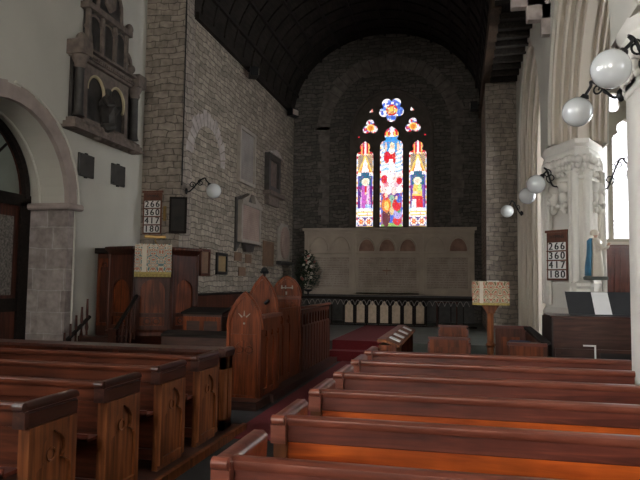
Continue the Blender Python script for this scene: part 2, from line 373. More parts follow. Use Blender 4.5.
m.build('door_frame', 'black', d1, 40)
MB().box(WN-.72, WN-.69, 7.4, 8.16, 1.25, 2.45).build('glass_panel', 'lace', d1)
MB().box(WN-.72, WN-.69, 6.2, 7.0, 1.25, 2.45).build('glass_panel', 'lace', d1)
struct('wall_porch', MB().box(-7.2, -7.0, 5.4, 9, 0, 4.4), 'white')
# stub and chancel walls
struct('wall_chancel_stub', MB().box(WN-.9, CN, YA, YA+.5, 0, 9), 'rubble_pale')
m = MB().box(CN-.6, CN, YA+.5, YE, 0, 6.85)
struct('wall_chancel_north', m, 'rubble')
m = MB()
for i in range(15):   # blocked arch in the north chancel wall
    a0, a1 = PI*i/15, PI*(i+1)/15
    q = [(12.0+r*math.cos(a), 3.75+.25+r*math.sin(a)) for r, a in ((.72, a0), (.98+.04*(i % 3), a0), (.98+.04*(i % 3), a1-.03), (.72, a1-.03))]
    m.prism([(CN, y, z) for y, z in q], (.006, 0, 0))
struct('trim_6', m, 'voussoir', label='stones of a blocked arch in the chancel side wall')
# window reveal voussoirs (stub quoins are in the texture); east wall with opening
win = parch(1.30, 6.15, 1.36, 16, 3.16, -2.06)
m = MB().slab([(CN-.6, 0), (CS+.8, 0), (CS+.8, 9.6), (CN-.6, 9.6)], [win], (0, YE+.5, 0), (1, 0, 0), (0, 0, 1), .5)
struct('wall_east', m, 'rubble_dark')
m = MB()
for i in range(27):
    a0, a1 = PI*i/27, PI*(i+1)/27-.012; ro = 2.30+random.uniform(-.05, .06)
    q = [(-2.12+r*math.cos(a), 6.25+r*math.sin(a)) for r, a in ((1.86, a0), (ro, a0), (ro, a1), (1.86, a1))]
    m.prism([(x, YE-.02, z) for x, z in q], (0, .03, 0))
for sx in (-1, 1):
    z = 3.3
    while z < 6.2:
        h = random.uniform(.2, .32); w = random.uniform(.2, .42)
        xa = -2.12+sx*1.86; m.box(min(xa, xa+sx*w), max(xa, xa+sx*w), YE-.02, YE+.01, z, z+h-.02); z += h
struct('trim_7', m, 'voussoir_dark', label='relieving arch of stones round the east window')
# south chancel wall, south stub
struct('wall_chancel_south', MB().box(CS, CS+.6, 15.4+.4, YE, 0, 6.6), 'rubble')
struct('wall_south_stub', MB().box(CS, AN+.0, 15.4, 15.8, 0, 6.45), 'rubble_stub')
# arcade -------------------------------------------------------
PRO = [(1.34, 2.37), (1.38, 2.37), (1.39, 2.27), (1.42, 2.25), (1.43, 2.32), (1.49, 2.32), (1.50, 2.16), (1.53, 2.14), (1.545, 2.21), (1.60, 2.21), (1.61, 2.06), (1.64, 2.04), (1.655, 2.11), (1.70, 2.11), (1.715, 2.0), (1.78, 2.0)]
PRO = PRO+[(2*1.78-x, r) for x, r in PRO[-2::-1]]
SPR = 3.66
def arch_curve(yc, r, n=44, off=.3):
    c = yc-off; am = math.acos(off/r); sp = SPR+(.40 if yc > 12 else 0)
    R_ = [(c+r*math.cos(am*i/n), sp+r*math.sin(am*i/n)) for i in range(n+1)]
    if yc > 12: R_ = [(c+r, SPR)]+R_
    return R_+[(2*yc-y, z) for y, z in R_[-2::-1]]       # from +Y side to -Y side
def archivolt(mb, yc):
    rows = []
    for x, r in PRO: rows.append([mb.bm.verts.new((x, y, z)) for y, z in arch_curve(yc, r)])
    for a, b in zip(rows, rows[1:]):
        for i in range(len(a)-1): mb.bm.faces.new((a[i], a[i+1], b[i+1], b[i]))
bays = [-2., 3., 8., 13.]
m = MB()
for yc in bays: archivolt(m, yc)
struct('trim_8', m, 'cream', smooth=12, label='moulded arches of the right hand arcade')
for nm, y0, y1, top, bb in (('wall_arcade', -6.2, YA, 9., bays[:3]), ('wall_arcade_chancel', YA, 15.6, 6.50, bays[3:])):
    for x0 in (AN, AS-.02):
        m = MB()
        lo = [(y0, SPR)]
        for yc in bb:
            cv = arch_curve(yc, 2.36)[::-1]
            lo += [p for p in cv if y0 <= p[0] <= y1]
        if nm == 'wall_arcade_chancel':
            lo = [(YA, SPR+1.35)]+[p for p in arch_curve(13., 2.36)[::-1] if p[0] > YA+.01]
            lo[0] = (YA, lo[1][1]-.05)
            lo += [(15.6, SPR)]
        else: lo += [(y1, SPR)]
        m.slab(lo+[(y1, top), (y0, top)], [], (x0, 0, 0), (0, 1, 0), (0, 0, 1), .02 if x0 > AN else .04)
        struct('wall_arcade' if x0 == AN else 'wall_aisle_side', m, 'white' if x0 == AN else 'white')
def lozenge(cx, cy, k=1., dx=.385, dy=.78, ax=.09, ay=.16):
    return [(cx-ax*k, cy-dy*k), (cx+ax*k, cy-dy*k), (cx+dx*k, cy-ay*k), (cx+dx*k, cy+ay*k), (cx+ax*k, cy+dy*k), (cx-ax*k, cy+dy*k), (cx-dx*k, cy+ay*k), (cx-dx*k, cy-ay*k)]
def loz_stack(mb, levels, cx=0, cy=0):
    rings = [[mb.bm.verts.new((x, y, z)) for x, y in lozenge(cx, cy, k)] for k, z in levels]
    for a, b in zip(rings, rings[1:]):
        for i in range(8): mb.bm.faces.new((a[i], a[(i+1)%8], b[(i+1)%8], b[i]))
    mb.bm.faces.new(rings[0][::-1]); mb.bm.faces.new(rings[-1])
def pier(y, label, slim=False):
    t = thing('arcade_pier', label, 'pillar', (1.755, y, 0), 0, 'pale stone pillars of the right hand arcade')
    m = MB(); loz_stack(m, [(.93, 1.3), (.93, 3.2)] if not slim else [(.95, .5), (.95, 3.2)])
    for i, (x, yy) in enumerate(lozenge(0, 0, .93)):
        if slim: continue
        m.tube([(x, yy, 1.2), (x, yy, 3.25)], .055, 10)
    for sx in (-1, 1):
        for sy in (-1, 1):
            if slim: continue
            m.tube([(sx*.135, sy*.66, 1.2), (sx*.135, sy*.66, 3.25)], .04, 8); m.tube([(sx*.40, sy*.27, 1.2), (sx*.40, sy*.27, 3.25)], .04, 8)
    m.build('shaft', 'pale', t, 40)
    m = MB(); loz_stack(m, [(1.1, 0), (1.1, .3), (1.0, .45), (.95, .55)] if slim else [(1.12, 0), (1.12, .95), (1.09, 1.0), (1.09, 1.02), (1.14, 1.04), (1.15, 1.08), (1.10, 1.12), (1.02, 1.16), (1.02, 1.45), (1.07, 1.49), (1.07, 1.53), (1.0, 1.56), (.95, 1.60)])
    m.build('plinth', 'pale', t, 30)
    m = MB(); loz_stack(m, [(.96, 3.08), (.99, 3.10), (.99, 3.13), (.95, 3.15), (.95, 3.2), (.98, 3.3), (1.06, 3.42), (1.08, 3.47), (1.08, 3.52), (1.04, 3.535), (1.04, 3.56), (1.11, 3.60), (1.11, 3.65), (1.10, 3.67)])
    rnd = random.Random(3)
    pts = lozenge(0, 0, 1.0)
    for i in range(8):
        a, b = Vector(pts[i]+(0,)), Vector(pts[(i+1)%8]+(0,)); L = (b-a).length; n = max(1, int(L/.075))
        for j in range(n):
            p = a.lerp(b, (j+.5)/n)*1.0; out = p.normalized()
            for zz, rr in ((3.20, .030), (3.28, .04), (3.38, .05)):
                q = p*(1.0+(zz-3.2)*.35); m.ball((q.x+rnd.uniform(-.01, .01), q.y, zz+rnd.uniform(-.02, .02)), rr, 1, 1, 1.35, 7, 5)
    m.build('capital', 'pale', t, 50)
    # carved niche canopies on the slanting faces below the capital
    for sx in (() if slim else (-1, 1)):
        m = MB(); rnd = random.Random(5)
        for sy in (-1, 1):
            a = Vector((sx*.10, sy*.76, 0)); b = Vector((sx*.43, sy*.18, 0))
            for t_ in (.33, .70):
                p = a.lerp(b, t_)
                m.ball((p.x, p.y, 2.98), .085, 1, 1, 1.1, 9, 7); m.ball((p.x, p.y, 2.82), .07, 1, 1, 1.6, 9, 7); m.ball((p.x, p.y, 2.66), .06, 1, 1, 1.3, 9, 7)
                for k in range(9): m.ball((p.x+rnd.uniform(-.07, .07), p.y+rnd.uniform(-.07, .07), rnd.uniform(2.62, 3.05)), .038, 1, 1, 1.2, 6, 5)
        m.build('carved_canopy', 'pale', t, 50)
    return t
pier(10.5, 'white clustered stone pillar with the hymn board and the blue statue on it')
pier(5.5, 'white stone pillar cut by the right edge of the photo, the nearest one', True)
for yy, nm in ((.5, 0), (-4.5, 0)):
    m = MB(); loz_stack(m, [(1.1, 0), (1.1, 1.1), (.97, 1.3), (.97, 3.2), (1.15, 3.6), (1.1, 3.67)], 1.78, yy); struct('trim_9', m, 'pale')
m = MB().box(1.5, 2.06, 5.5-.5, 5.5+.5, 3.66, 9)
# core above piers (hidden between the arch mouldings)
m = MB()
for yy in (.5, 5.5, 10.5):
    m.prism([(1.36, yy-.10, 3.66), (2.2, yy-.10, 3.66), (2.2, yy+.10, 3.66), (1.36, yy+.10, 3.66)], (0, 0, .9))
struct('trim_10', m, 'cream')
# east respond: mouldings run down to the floor without a capital
m = MB()
rows = [[m.bm.verts.new((x, 13-.3+r, z)) for z in (0, SPR)] for x, r in PRO]
for a, b in zip(rows, rows[1:]): m.bm.faces.new((a[0], a[1], b[1], b[0]))
struct('trim_11', m, 'cream', smooth=30, label='moulded half pillar at the east end of the arcade')
struct('wall_respond', MB().box(AN, AS, 13.3+2.0+.02, 15.75, 0, SPR+.02), 'cream')
m = MB().box(AN-.03, AS, 14.85, 15.42, 0, .35)
# chancel arch: stepped voussoirs with white plaster above
AC, AZ, AR, YB = -1.98, 2.62, 4.25, 9.62
def arise(x): return 0 if x > AC else AR-math.sqrt(max(0, AR*AR-(x-AC)**2))+.1
m = MB(); nv = 26
for i in range(nv):
    a0, a1 = math.radians(38)+i*math.radians(104)/nv, math.radians(38)+(i+1)*math.radians(104)/nv
    # stepped rectangular stones: square block centred on the arc
    am = (a0+a1)/2; cx, cz = AC+(AR+.24)*math.cos(am), AZ+(AR+.24)*math.sin(am)
    if cx < -4.75: continue
    cz += arise(cx); m.box(cx-.25, cx+.25, YB-.015, YB+.14, cz-.24, cz+.24)
for sgn in (1,):
    for k in range(3):
        a = math.radians(36-3.2*k); cx = AC+sgn*(AR+.24)*math.cos(a); m.box(cx-.2, cx+.2, YB-.015, YB+.14, AZ+(AR+.24)*math.sin(a)-.21, AZ+(AR+.24)*math.sin(a)+.21)
struct('trim_12', m, 'voussoir', label='stepped grey stones of the high chancel arch').modifiers.new('b', 'BEVEL').width = .012
arc = [(AC+(AR+.2)*math.cos(math.radians(40+100*i/40)), AZ+(AR+.2)*math.sin(math.radians(40+100*i/40))+arise(AC+(AR+.2)*math.cos(math.radians(40+100*i/40)))) for i in range(41)]
arc = [p for p in arc if CN+.05 <= p[0] <= 1.36]
m = MB().slab([(1.36, arc[0][1]-.45)]+arc+[(WN, arc[-1][1]), (WN, 9.4), (1.36, 9.4)], [], (0, YB+.36, 0), (1, 0, 0), (0, 0, 1), .34)
struct('wall_above_arch', m, 'white')
# ceilings
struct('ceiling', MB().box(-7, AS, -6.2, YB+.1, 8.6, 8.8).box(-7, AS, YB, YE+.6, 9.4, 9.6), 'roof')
m = MB(); nseg = 24; cxv, aw, bz, z0 = (CN+CS)/2, (CS-CN)/2, 2.5, 6.75
def vp(t, k=0.): return (cxv+(aw+k)*math.cos(t), z0+(bz+k)*math.sin(t))
prof = [vp(PI*i/nseg) for i in range(nseg+1)]; prof2 = [vp(PI*i/nseg, .1) for i in range(nseg+1)]
m.prism([(x, YA+.42, z) for x, z in prof+prof2[::-1]], (0, YE-YA-.4, 0))
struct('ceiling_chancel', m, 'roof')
m = MB()
for k in range(13):
    y = YA+.7+k*.62
    m.prism([(x, y, z) for x, z in prof+[vp(PI*i/nseg, -.04) for i in range(nseg, -1, -1)]], (0, .10, 0))
for i in range(2, nseg-1, 2):
    x, z = vp(PI*i/nseg, -.03); m.box(x-.035, x+.035, YA+.42, YE, z-.035, z+.035)
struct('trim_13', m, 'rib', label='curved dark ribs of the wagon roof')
struct('trim_14', MB().box(CN-.02, CN+.09, YA+.45, YE, 6.72, 6.86), 'rib')
m = MB().box(CS-.06, CS+.12, YA+.42, YE, 6.42, 6.80)
struct('trim_15', m, 'beam', label='brown wall plate beam above the right hand arch')
m = MB().box(CS, AN+.05, YA+.36, 15.8, 6.45, 6.55)
for k in range(10): m.box(CS+.1, AN+.02, YA+.7+k*.45, YA+.8+k*.45, 6.33, 6.46)
struct('ceiling_side', m, 'roof')
# aisle
struct('ceiling_aisle', MB().box(AS-.1, 5.0, -6.2, 15.8, 6.3, 6.5), 'roof')
aw_ = parch(.70, 5.15, 1.2, 14, 2.50, 3.42)
m = MB().slab([(AS-.3, 0), (4.9, 0), (4.9, 6.4), (AS-.3, 6.4)], [aw_], (0, 15.75, 0), (1, 0, 0), (0, 0, 1), .35)
struct('wall_aisle_east', m, 'white')
def tracery_window(name, cx, cz0, hw, spring, r, y, n_light, mat, rot=None):
    """simple mullioned window in a plane; local frame: u across, z up"""
    out = parch(hw, spring, r, 14, cz0, 0)
    lw = (2*hw-.10*(n_light+1))/n_light; holes = []
    for i in range(n_light):
        c = -hw+.10+lw/2+i*(lw+.10); holes.append(cusped(c, cz0+.08, lw/2, spring-.25, spring+.22))
    apex = out[2+14][1]
    holes.append(foil(0, (spring+.22+apex)/2-.02, (apex-spring)*.24, 4, (apex-spring)*.13, PI/4))
    m = MB().slab(out, holes, (0, 0, 0), (1, 0, 0), (0, 0, 1), .14)
    w = struct(name, m, 'winstone')
    MB().box(-hw+.01, hw-.01, .06, .07, cz0, apex-.02).build('pane', mat, w)
    m = MB()
    for i in range(n_light):
        c = -hw+.10+lw/2+i*(lw+.10); k = 0
        for s in (-1, 1):
            z = cz0-.3
            while z < spring+.2:
                a, b = (c-lw/2, z), (c+lw/2, z+lw)
                if s < 0: a, b = (c+lw/2, z), (c-lw/2, z+lw)
                m.tube([(a[0], .05, max(a[1], cz0)), (b[0], .05, b[1])], .006, 4); z += .11
        for z in [cz0+.5*q for q in range(1, int((spring-cz0)/.5)+1)]: m.tube([(c-lw/2, .045, z), (c+lw/2, .045, z)], .008, 4)
    m.build('leading', 'lead', w)
    w.location = (cx, y, 0)
    return w
w2 = tracery_window('window_2', 3.42, 2.50, .70, 5.15, 1.2, 15.55, 2, 'pane')
w2['label'] = 'bright two light leaded window at the end of the right aisle'
m = MB().prism([(2.95, 15.16, 2.40), (4.5, 15.16, 2.40), (4.5, 15.42, 2.50), (2.95, 15.42, 2.50)], (0, 0, .06)) if False else MB().box(2.6, 4.4, 15.22, 15.42, 2.40, 2.50)
struct('trim_16', m, 'creamrobe', label='cream sill under the aisle window')
sw = MB()
holes = [[(y-.8, 2.2), (y+.8, 2.2), (y+.8, 4.4), (y+.4, 5.0), (y, 5.2), (y-.4, 5.0), (y-.8, 4.4)] for y in (-2.5, 2., 7., 12.)]
sw.slab([(-6.2, 0), (15.8, 0), (15.8, 6.4), (-6.2, 6.4)], holes, (4.75, 0, 0), (0, 1, 0), (0, 0, 1), .25)
struct('wall_south', sw, 'white')
for k, y in enumerate((-2.5, 2., 7., 12.)):  # unseen south aisle windows, added as light sources
    w = tracery_window('window_%d' % (k+3), 0, 2.2, .8, 4.2, 1.0, 0, 2, 'fillsouth' if k < 3 else 'fillsoutheast')
    w.rotation_euler = (0, 0, -PI/2); w.location = (4.85, y, 0)
for k, y in enumerate(FILL_NW):  # the added north windows, lighting from out of view
    w = tracery_window('window_%d' % (k+8), 0, 2.3, .8, 4.6, 1.05, 0, 2, 'fillnorth')
    w.rotation_euler = (0, 0, PI/2); w.location = (WN-.5, y, 0)
m = MB().slab([(-7, 0), (5, 0), (5, 9), (-7, 9)], [parch(1.6, 4.6, 2.2, 14, 2.2, -1.6)], (0, -5.8, 0), (1, 0, 0), (0, 0, 1), .4)
struct('wall_west', m, 'white')
w = tracery_window('window_7', -1.6, 2.2, 1.6, 4.6, 2.2, -6.05, 3, 'fillwest'); w.rotation_euler = (0, 0, PI);  # unseen west window, added to light the nave in place of a flash
# steps, platforms, carpet
struct('floor_pew_platform', MB().box(WN, -2.13, 1.2, 6.05, 0, .06), 'oakx')
struct('trim_17', MB().box(-2.15, -2.11, 1.2, 6.07, 0, .07), 'pew_end', label='wooden kerb along the left pews')
struct('floor_chancel_platform', MB().box(CN, -2.31, 6.95, 11.6, 0, .10).box(-2.31, -2.27, 7.5, 11.6, 0, .10), 'oakx')
m = MB().box(CN, CS+.7, 11.75, YE, 0, .18).box(CN, CS+.7, 12.05, YE, .18, .36).box(AN-.6, 4.7, 11.75, 15.4, 0, .18)
struct('floor_sanctuary', m, 'slate')
m = MB().box(-2.2, -.97, 5.72, 11.74, 0, .012)
tag(m.build('aisle_carpet', 'carpet'), 'red carpet running up the aisle from the front pews to the sanctuary step', 'carpet')
m = MB().prism([(-2.45, 11.735, .0), (-2.45, 11.735, .195), (-2.45, 12.035, .195), (-2.45, 12.035, .375), (-2.45, 16.4, .375), (-2.45, 16.4, .361), (-2.45, 12.049, .361), (-2.45, 12.049, .181), (-2.45, 11.749, .181), (-2.45, 11.749, 0)], (1.0, 0, 0))
tag(m.build('step_carpet', 'carpet'), 'dark red carpet folded over the sanctuary steps before the altar rail', 'carpet')
# ------------------------------------------------------------------ east window
L1 = cusped(-2.88, 3.22, .28, 5.45, 5.93); L2 = cusped(-2.055, 3.22, .37, 5.72, 6.37); L3 = cusped(-1.25, 3.22, .28, 5.45, 5.90)
ROS = foil(-2.06, 6.88, .41, 5, .165, -PI/2); TF1 = foil(-2.72, 6.34, .265, 3, .14, PI/2); TF2 = foil(-1.40, 6.34, .265, 3, .14, PI/2)
TR1 = [(-2.78, 6.82), (-2.63, 6.82), (-2.66, 6.95)]; TR2 = [(-1.49, 6.82), (-1.34, 6.82), (-1.46, 6.95)]
D1 = circ(-3.08, 6.05, .035, 10); D2 = circ(-1.03, 6.05, .035, 10)
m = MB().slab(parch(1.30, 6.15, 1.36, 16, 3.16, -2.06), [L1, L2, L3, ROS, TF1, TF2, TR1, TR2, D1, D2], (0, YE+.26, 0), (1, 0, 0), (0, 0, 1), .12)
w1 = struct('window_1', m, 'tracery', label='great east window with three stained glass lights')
m = MB()
for lp, r in ((L1, .022), (L2, .022), (L3, .022), (ROS, .018), (TF1, .018), (TF2, .018)): m.tube([(x, YE+.14, z) for x, z in lp+lp[:1]], r, 6)
m.tube([(x, YE+.06, z) for x, z in parch(1.25, 6.15, 1.31, 16, 3.16, -2.06)[1:]], .05, 8)
for x in (-2.51, -1.60): m.box(x-.05, x+.05, YE+.10, YE+.16, 3.16, 5.6)
m.build('tracery_moulding', 'tracery', w1, 40)
W_, BL, RD, YL, OR, PU, TE, GN, DK, SK, MG = (1.15, 1.05, 1.02), (.06, .15, .68), (.72, .015, .03), (1., .66, .14), (.85, .25, .03), (.10, .012, .26), (.01, .13, .24), (.10, .36, .16), (.10, .04, .04), (1., .70, .5), (.58, .12, .52)
LB = (.55, .75, 1.)
hsh = lambda i, j, s=0: ((math.sin(i*12.9898+j*78.233+s*37.7)*43758.5453) % 1.0)
def paint_lancet(u, v, side):      # u -1..1, v metres above sill (2.7 high)
    i, j = int((u+1)*14), int(v/.02); b = abs(u)
    if b > .84: return [W_, LB, W_, RD, W_, YL][(j//4) % 6] if b < .95 else W_
    if v < .36:
        if v < .03 or v > .32: return YL if v < .03 else W_
        cu = ((u+.84)/1.68*2) % 1-.5; cv = ((v-.03)/.29)-.5; d = math.hypot(cu, cv); a = math.atan2(cv, cu)
        if d < .10: return YL
        if d < .30+.08*math.cos(6*a): return RD if d < .2 else OR
        return (.08, .06, .3) if d > .44 else W_
    if v < .50: return YL if int(v/.05) % 2 else W_
    if v < .60: return W_ if b < .7 else LB
    if v < 1.62:
        h = v-.60                                   # figure 0..1.0
        cx = .05 if side < 0 else -.05
        if math.hypot((u-cx)*.28, (h-.82)) < .06: return SK
        if math.hypot((u-cx)*.28, (h-.82)) < .125: return (1, .95, .7)
        wdt = .62-.30*max(0, h-.1) if h < .72 else .0
        if h < .72 and abs(u-cx) < wdt:
            if side < 0:
                if h > .42 and u > cx-.1 and u < cx+.15: return SK if h < .5 else RD
                if h < .12 and u > 0: return LB if hsh(i, j) > .4 else BL
                return MG if (u < cx+.15) == (hsh(i//3, 0) > .2) else (.85, .6, .85)
            if h > .35 and u > cx: return (.65, .85, .25) if h > .5 else YL
            if h > .35: return SK if h > .42 and h < .5 else YL
            if h < .25 and u < cx-.1: return W_ if hsh(i, j) > .3 else LB
            return RD
        if b > .68: return PU if h < .7 else (.15, .1, .5)
        return TE if h > .70 else (PU if side < 0 else (.22, .08, .45))
    if v < 1.72: return TE if b < .5 else W_
    if v < 2.25:
        t = (v-1.72)/.53; e = .72*(1-t)
        if abs(b-e) < .10: return YL
        if b < e: return W_ if b < e*.6 or t > .5 else OR
        return (.10, .10, .22) if (i+j) % 3 else YL
    if b < .14: return W_
    if abs(b-.42) < .07: return YL
    return RD if v > 2.3 else (OR if hsh(i//2, j//2) > .5 else W_)
BLOBS = [  # (u, v, ru, rv, colour) crowd below, ascending figure above; later ones lie on top
 (0, .04, 1, .09, (.25, .5, .12)), (0, .75, .25, .30, (.30, .55, .35)), (.03, .92, .22, .12, (.25, .5, .4)), (.02, .52, .2, .14, (.75, .6, .3)),
 (-.45, .32, .34, .32, (.12, .02, .03)), (-.44, .72, .38, .24, OR), (-.42, .70, .20, .14, YL), (-.52, 1.0, .22, .12, RD), (-.46, 1.04, .15, .08, SK),
 (.48, .22, .36, .16, RD), (.50, .42, .36, .16, (.45, .40, .80)), (.60, .55, .16, .10, GN), (.45, .72, .38, .20, RD), (.62, .90, .26, .12, BL), (.42, 1.02, .22, .09, PU), (.40, .95, .12, .06, SK),
 (-.62, 1.22, .24, .12, (1, .8, .78)), (-.25, 1.20, .2, .14, W_), (.20, 1.18, .2, .14, (1, .72, .68)), (.62, 1.24, .26, .12, W_), (0, 1.38, .25, .12, (1, .85, .85)), (-.45, 1.40, .2, .1, (.85, .35, .4)), (.42, 1.40, .2, .1, (.80, .5, .6)),
 (-.60, 1.56, .28, .14, RD), (.64, 1.50, .24, .12, RD), (-.20, 1.55, .18, .12, W_), (.25, 1.56, .18, .12, (1, .75, .7)), (0, 1.72, .24, .14, W_),
 (0, 2.72, .72, .34, (.05, .35, .80)), (0, 2.05, .26, .42, W_), (.02, 2.28, .30, .26, W_), (-.02, 2.36, .34, .14, RD), (-.42, 2.28, .24, .20, RD), (.22, 2.22, .12, .16, RD),
 (-.50, 2.62, .10, .17, SK), (.54, 2.62, .10, .17, SK), (0, 2.50, .26, .12, W_), (.03, 2.64, .22, .12, (1, .92, .6)), (.03, 2.63, .12, .075, SK)]
def paint_center(u, v):            # 3.3 high
    v = v*3.3/3.15
    if abs(u) <= .87 and v < 2.95:
        c = None
        for bu, bv, ru, rv, col in BLOBS:
            if ((u-bu)/ru)**2+((v-bv)/rv)**2 < 1: c = col
        if c: return c
        if 1.1 < v < 1.8: return W_ if hsh(int(u*9), int(v*12)) > .35 else (1, .75, .72)
        if v <= 1.1: return (.35, .12, .3) if hsh(int(u*7), int(v*9)) > .5 else BL
        if v < 2.75: return [LB, W_, (.35, .65, 1.), W_][int((v+.05*math.sin(u*4))/.07) % 4]
    i, j = int((u+1)*18), int(v/.02); b = abs(u)
    if b > .87: return [W_, BL, YL, W_, RD, W_][(j//4) % 6] if b < .96 else W_
    if v < .08: return GN if b < .75 else (.3, .5, .15)
    if v < 1.05:
        if u < -.1:
            if math.hypot(u+.45, (v-.98)*1.2) < .22 and v > .86: return SK
            if v < .55: return (.14, .02, .03) if b < .72 else RD
            return OR if math.hypot(u+.42, (v-.70)*2) > .22 else YL
        if u < .22: return GN if v > .6 else (YL if v > .45 else (.6, .2, .25))
        if v > .86: return PU if v > .95 else SK
        if v > .55: return RD if u > .35 else BL
        return [BL, (.45, .35, .75), RD][int(v/.18) % 3] if u > .3 else W_
    if v < 1.75:
        r = hsh(i//4, j//6, 2)
        if math.hypot(u+.62, v-1.5) < .16 or math.hypot(u-.62, v-1.45) < .13: return RD
        if b < .16: return W_
        return [W_, (1, .72, .68), (1, .85, .8), LB, W_, (.85, .35, .4)][int(r*6)]
    if v < 2.75:
        h = v-1.75
        if math.hypot(u-.03, (h-.70)*2.2) < .12: return SK
        if b < .24-.05*h and h < .62:
            return RD if (h > .32 and u < .10) or (.25 < h < .5 and u > .02) else W_
        if h > .30 and h < .55 and u < -.2 and u > -.55: return RD
        if h > .46 and abs(b-(.32+(h-.46)*.8)) < .09: return SK
        if h > .55: return (.10, .42, .85) if b < .75 else W_
        return [LB, W_, (.7, .85, 1.)][(j//3) % 3]
    if v < 3.0:
        if abs(b-(.65-(v-2.75)*1.6)) < .10: return YL
        return W_ if b < .25 or hsh(i//2, j//3) > .35 else RD
    if b < .10: return W_
    if v < 3.12: return (YL if (i//3) % 2 else RD)
    return RD if b > .22 and hsh(i//2, j//2) > .3 else (BL if hsh(i, j) > .5 else W_)
def paint_foil(u, v, k, red):
    d = math.hypot(u, v); a = math.atan2(v, u)
    if d < .30: return (OR if k == 3 else [YL, W_, (.7, .3, .1)][int(hsh(int(u*9), int(v*9))*3)])
    if d < .44: return RD if k == 6 and hsh(int(a*4), 1) > .3 else YL
    if d > .88: return W_
    return [W_, BL, RD if k == 3 else (.15, .3, .8), LB, RD if k == 3 else BL][int(hsh(int((a+4)*3), int(d*6), k)*5)]
def mosaic(name, x0, x1, z0, z1, fn, step=.02):
    nx, nz = max(2, int((x1-x0)/step)), max(2, int((z1-z0)/step)); bm = bmesh.new(); lay = bm.loops.layers.float_color.new('Col')
    g = [[bm.verts.new((x0+(x1-x0)*i/nx, YE+.22, z0+(z1-z0)*j/nz)) for j in range(nz+1)] for i in range(nx+1)]
    for i in range(nx):
        for j in range(nz):
            f = bm.faces.new((g[i][j], g[i+1][j], g[i+1][j+1], g[i][j+1])); c = fn((i+.5)/nx, (j+.5)/nz)
            k = .62+.42*hsh(i, j, 5)
            q = hsh(i, j, 9)
            if q < .055: c = (.10, .07, .08)
            elif q < .10: c = ((.75, .08, .06), (.15, .25, .8), (.95, .7, .2), (.5, .12, .5))[int(q*1000) % 4]
            for l in f.loops: l[lay] = (c[0]*k, c[1]*k, c[2]*k, 1)
    r = bmesh.ops.extrude_face_region(bm, geom=bm.faces[:])
    bmesh.ops.translate(bm, verts=[e for e in r['geom'] if isinstance(e, bmesh.types.BMVert)], vec=(0, .012, 0))
    me = bpy.data.meshes.new(name); bm.to_mesh(me); bm.free(); me.materials.append(M['stained'])
    o = bpy.data.objects.new(name, me); C.objects.link(o); o.parent = w1; return o
mosaic('stained_glass', -3.19, -2.57, 3.19, 5.98, lambda a, b: paint_lancet((a-.5)*2*.31/.28, max(0, b*2.79-.03), -1))['label'] = 'left stained glass light with a figure in purple'
mosaic('stained_glass', -2.46, -1.65, 3.19, 6.56, lambda a, b: paint_center((a-.5)*2*.405/.37, max(0, b*3.37-.03)))['label'] = 'tall centre stained glass light with a white robed figure above a crowd'
mosaic('stained_glass', -1.56, -.94, 3.19, 5.98, lambda a, b: paint_lancet((a-.5)*2*.31/.28, max(0, b*2.79-.03), 1))['label'] = 'right stained glass light with a figure in red'
mosaic('stained_glass', -2.48, -1.64, 6.47 if False else 6.57, 7.30, lambda a, b: paint_foil((a-.5)*.84/.40, (6.57+b*.73-6.88)/.40, 6, 0))['label'] = 'six lobed rose of blue and white glass'
for cx in (-2.72, -1.40):
    mosaic('stained_glass', cx-.26, cx+.26, 6.05, 6.62, lambda a, b: paint_foil((a-.5)*2, (6.05+b*.57-6.34)/.26, 3, 1))['label'] = 'small trefoil of white and orange glass'
for x0 in (-2.80, -1.51): mosaic('stained_glass', x0, x0+.19, 6.80, 6.97, lambda a, b: (W_ if a < .5 else (.9, .3, .25)), .03)
for x0 in (-3.13, -1.08): mosaic('stained_glass', x0, x0+.1, 6.0, 6.1, lambda a, b: RD, .03)
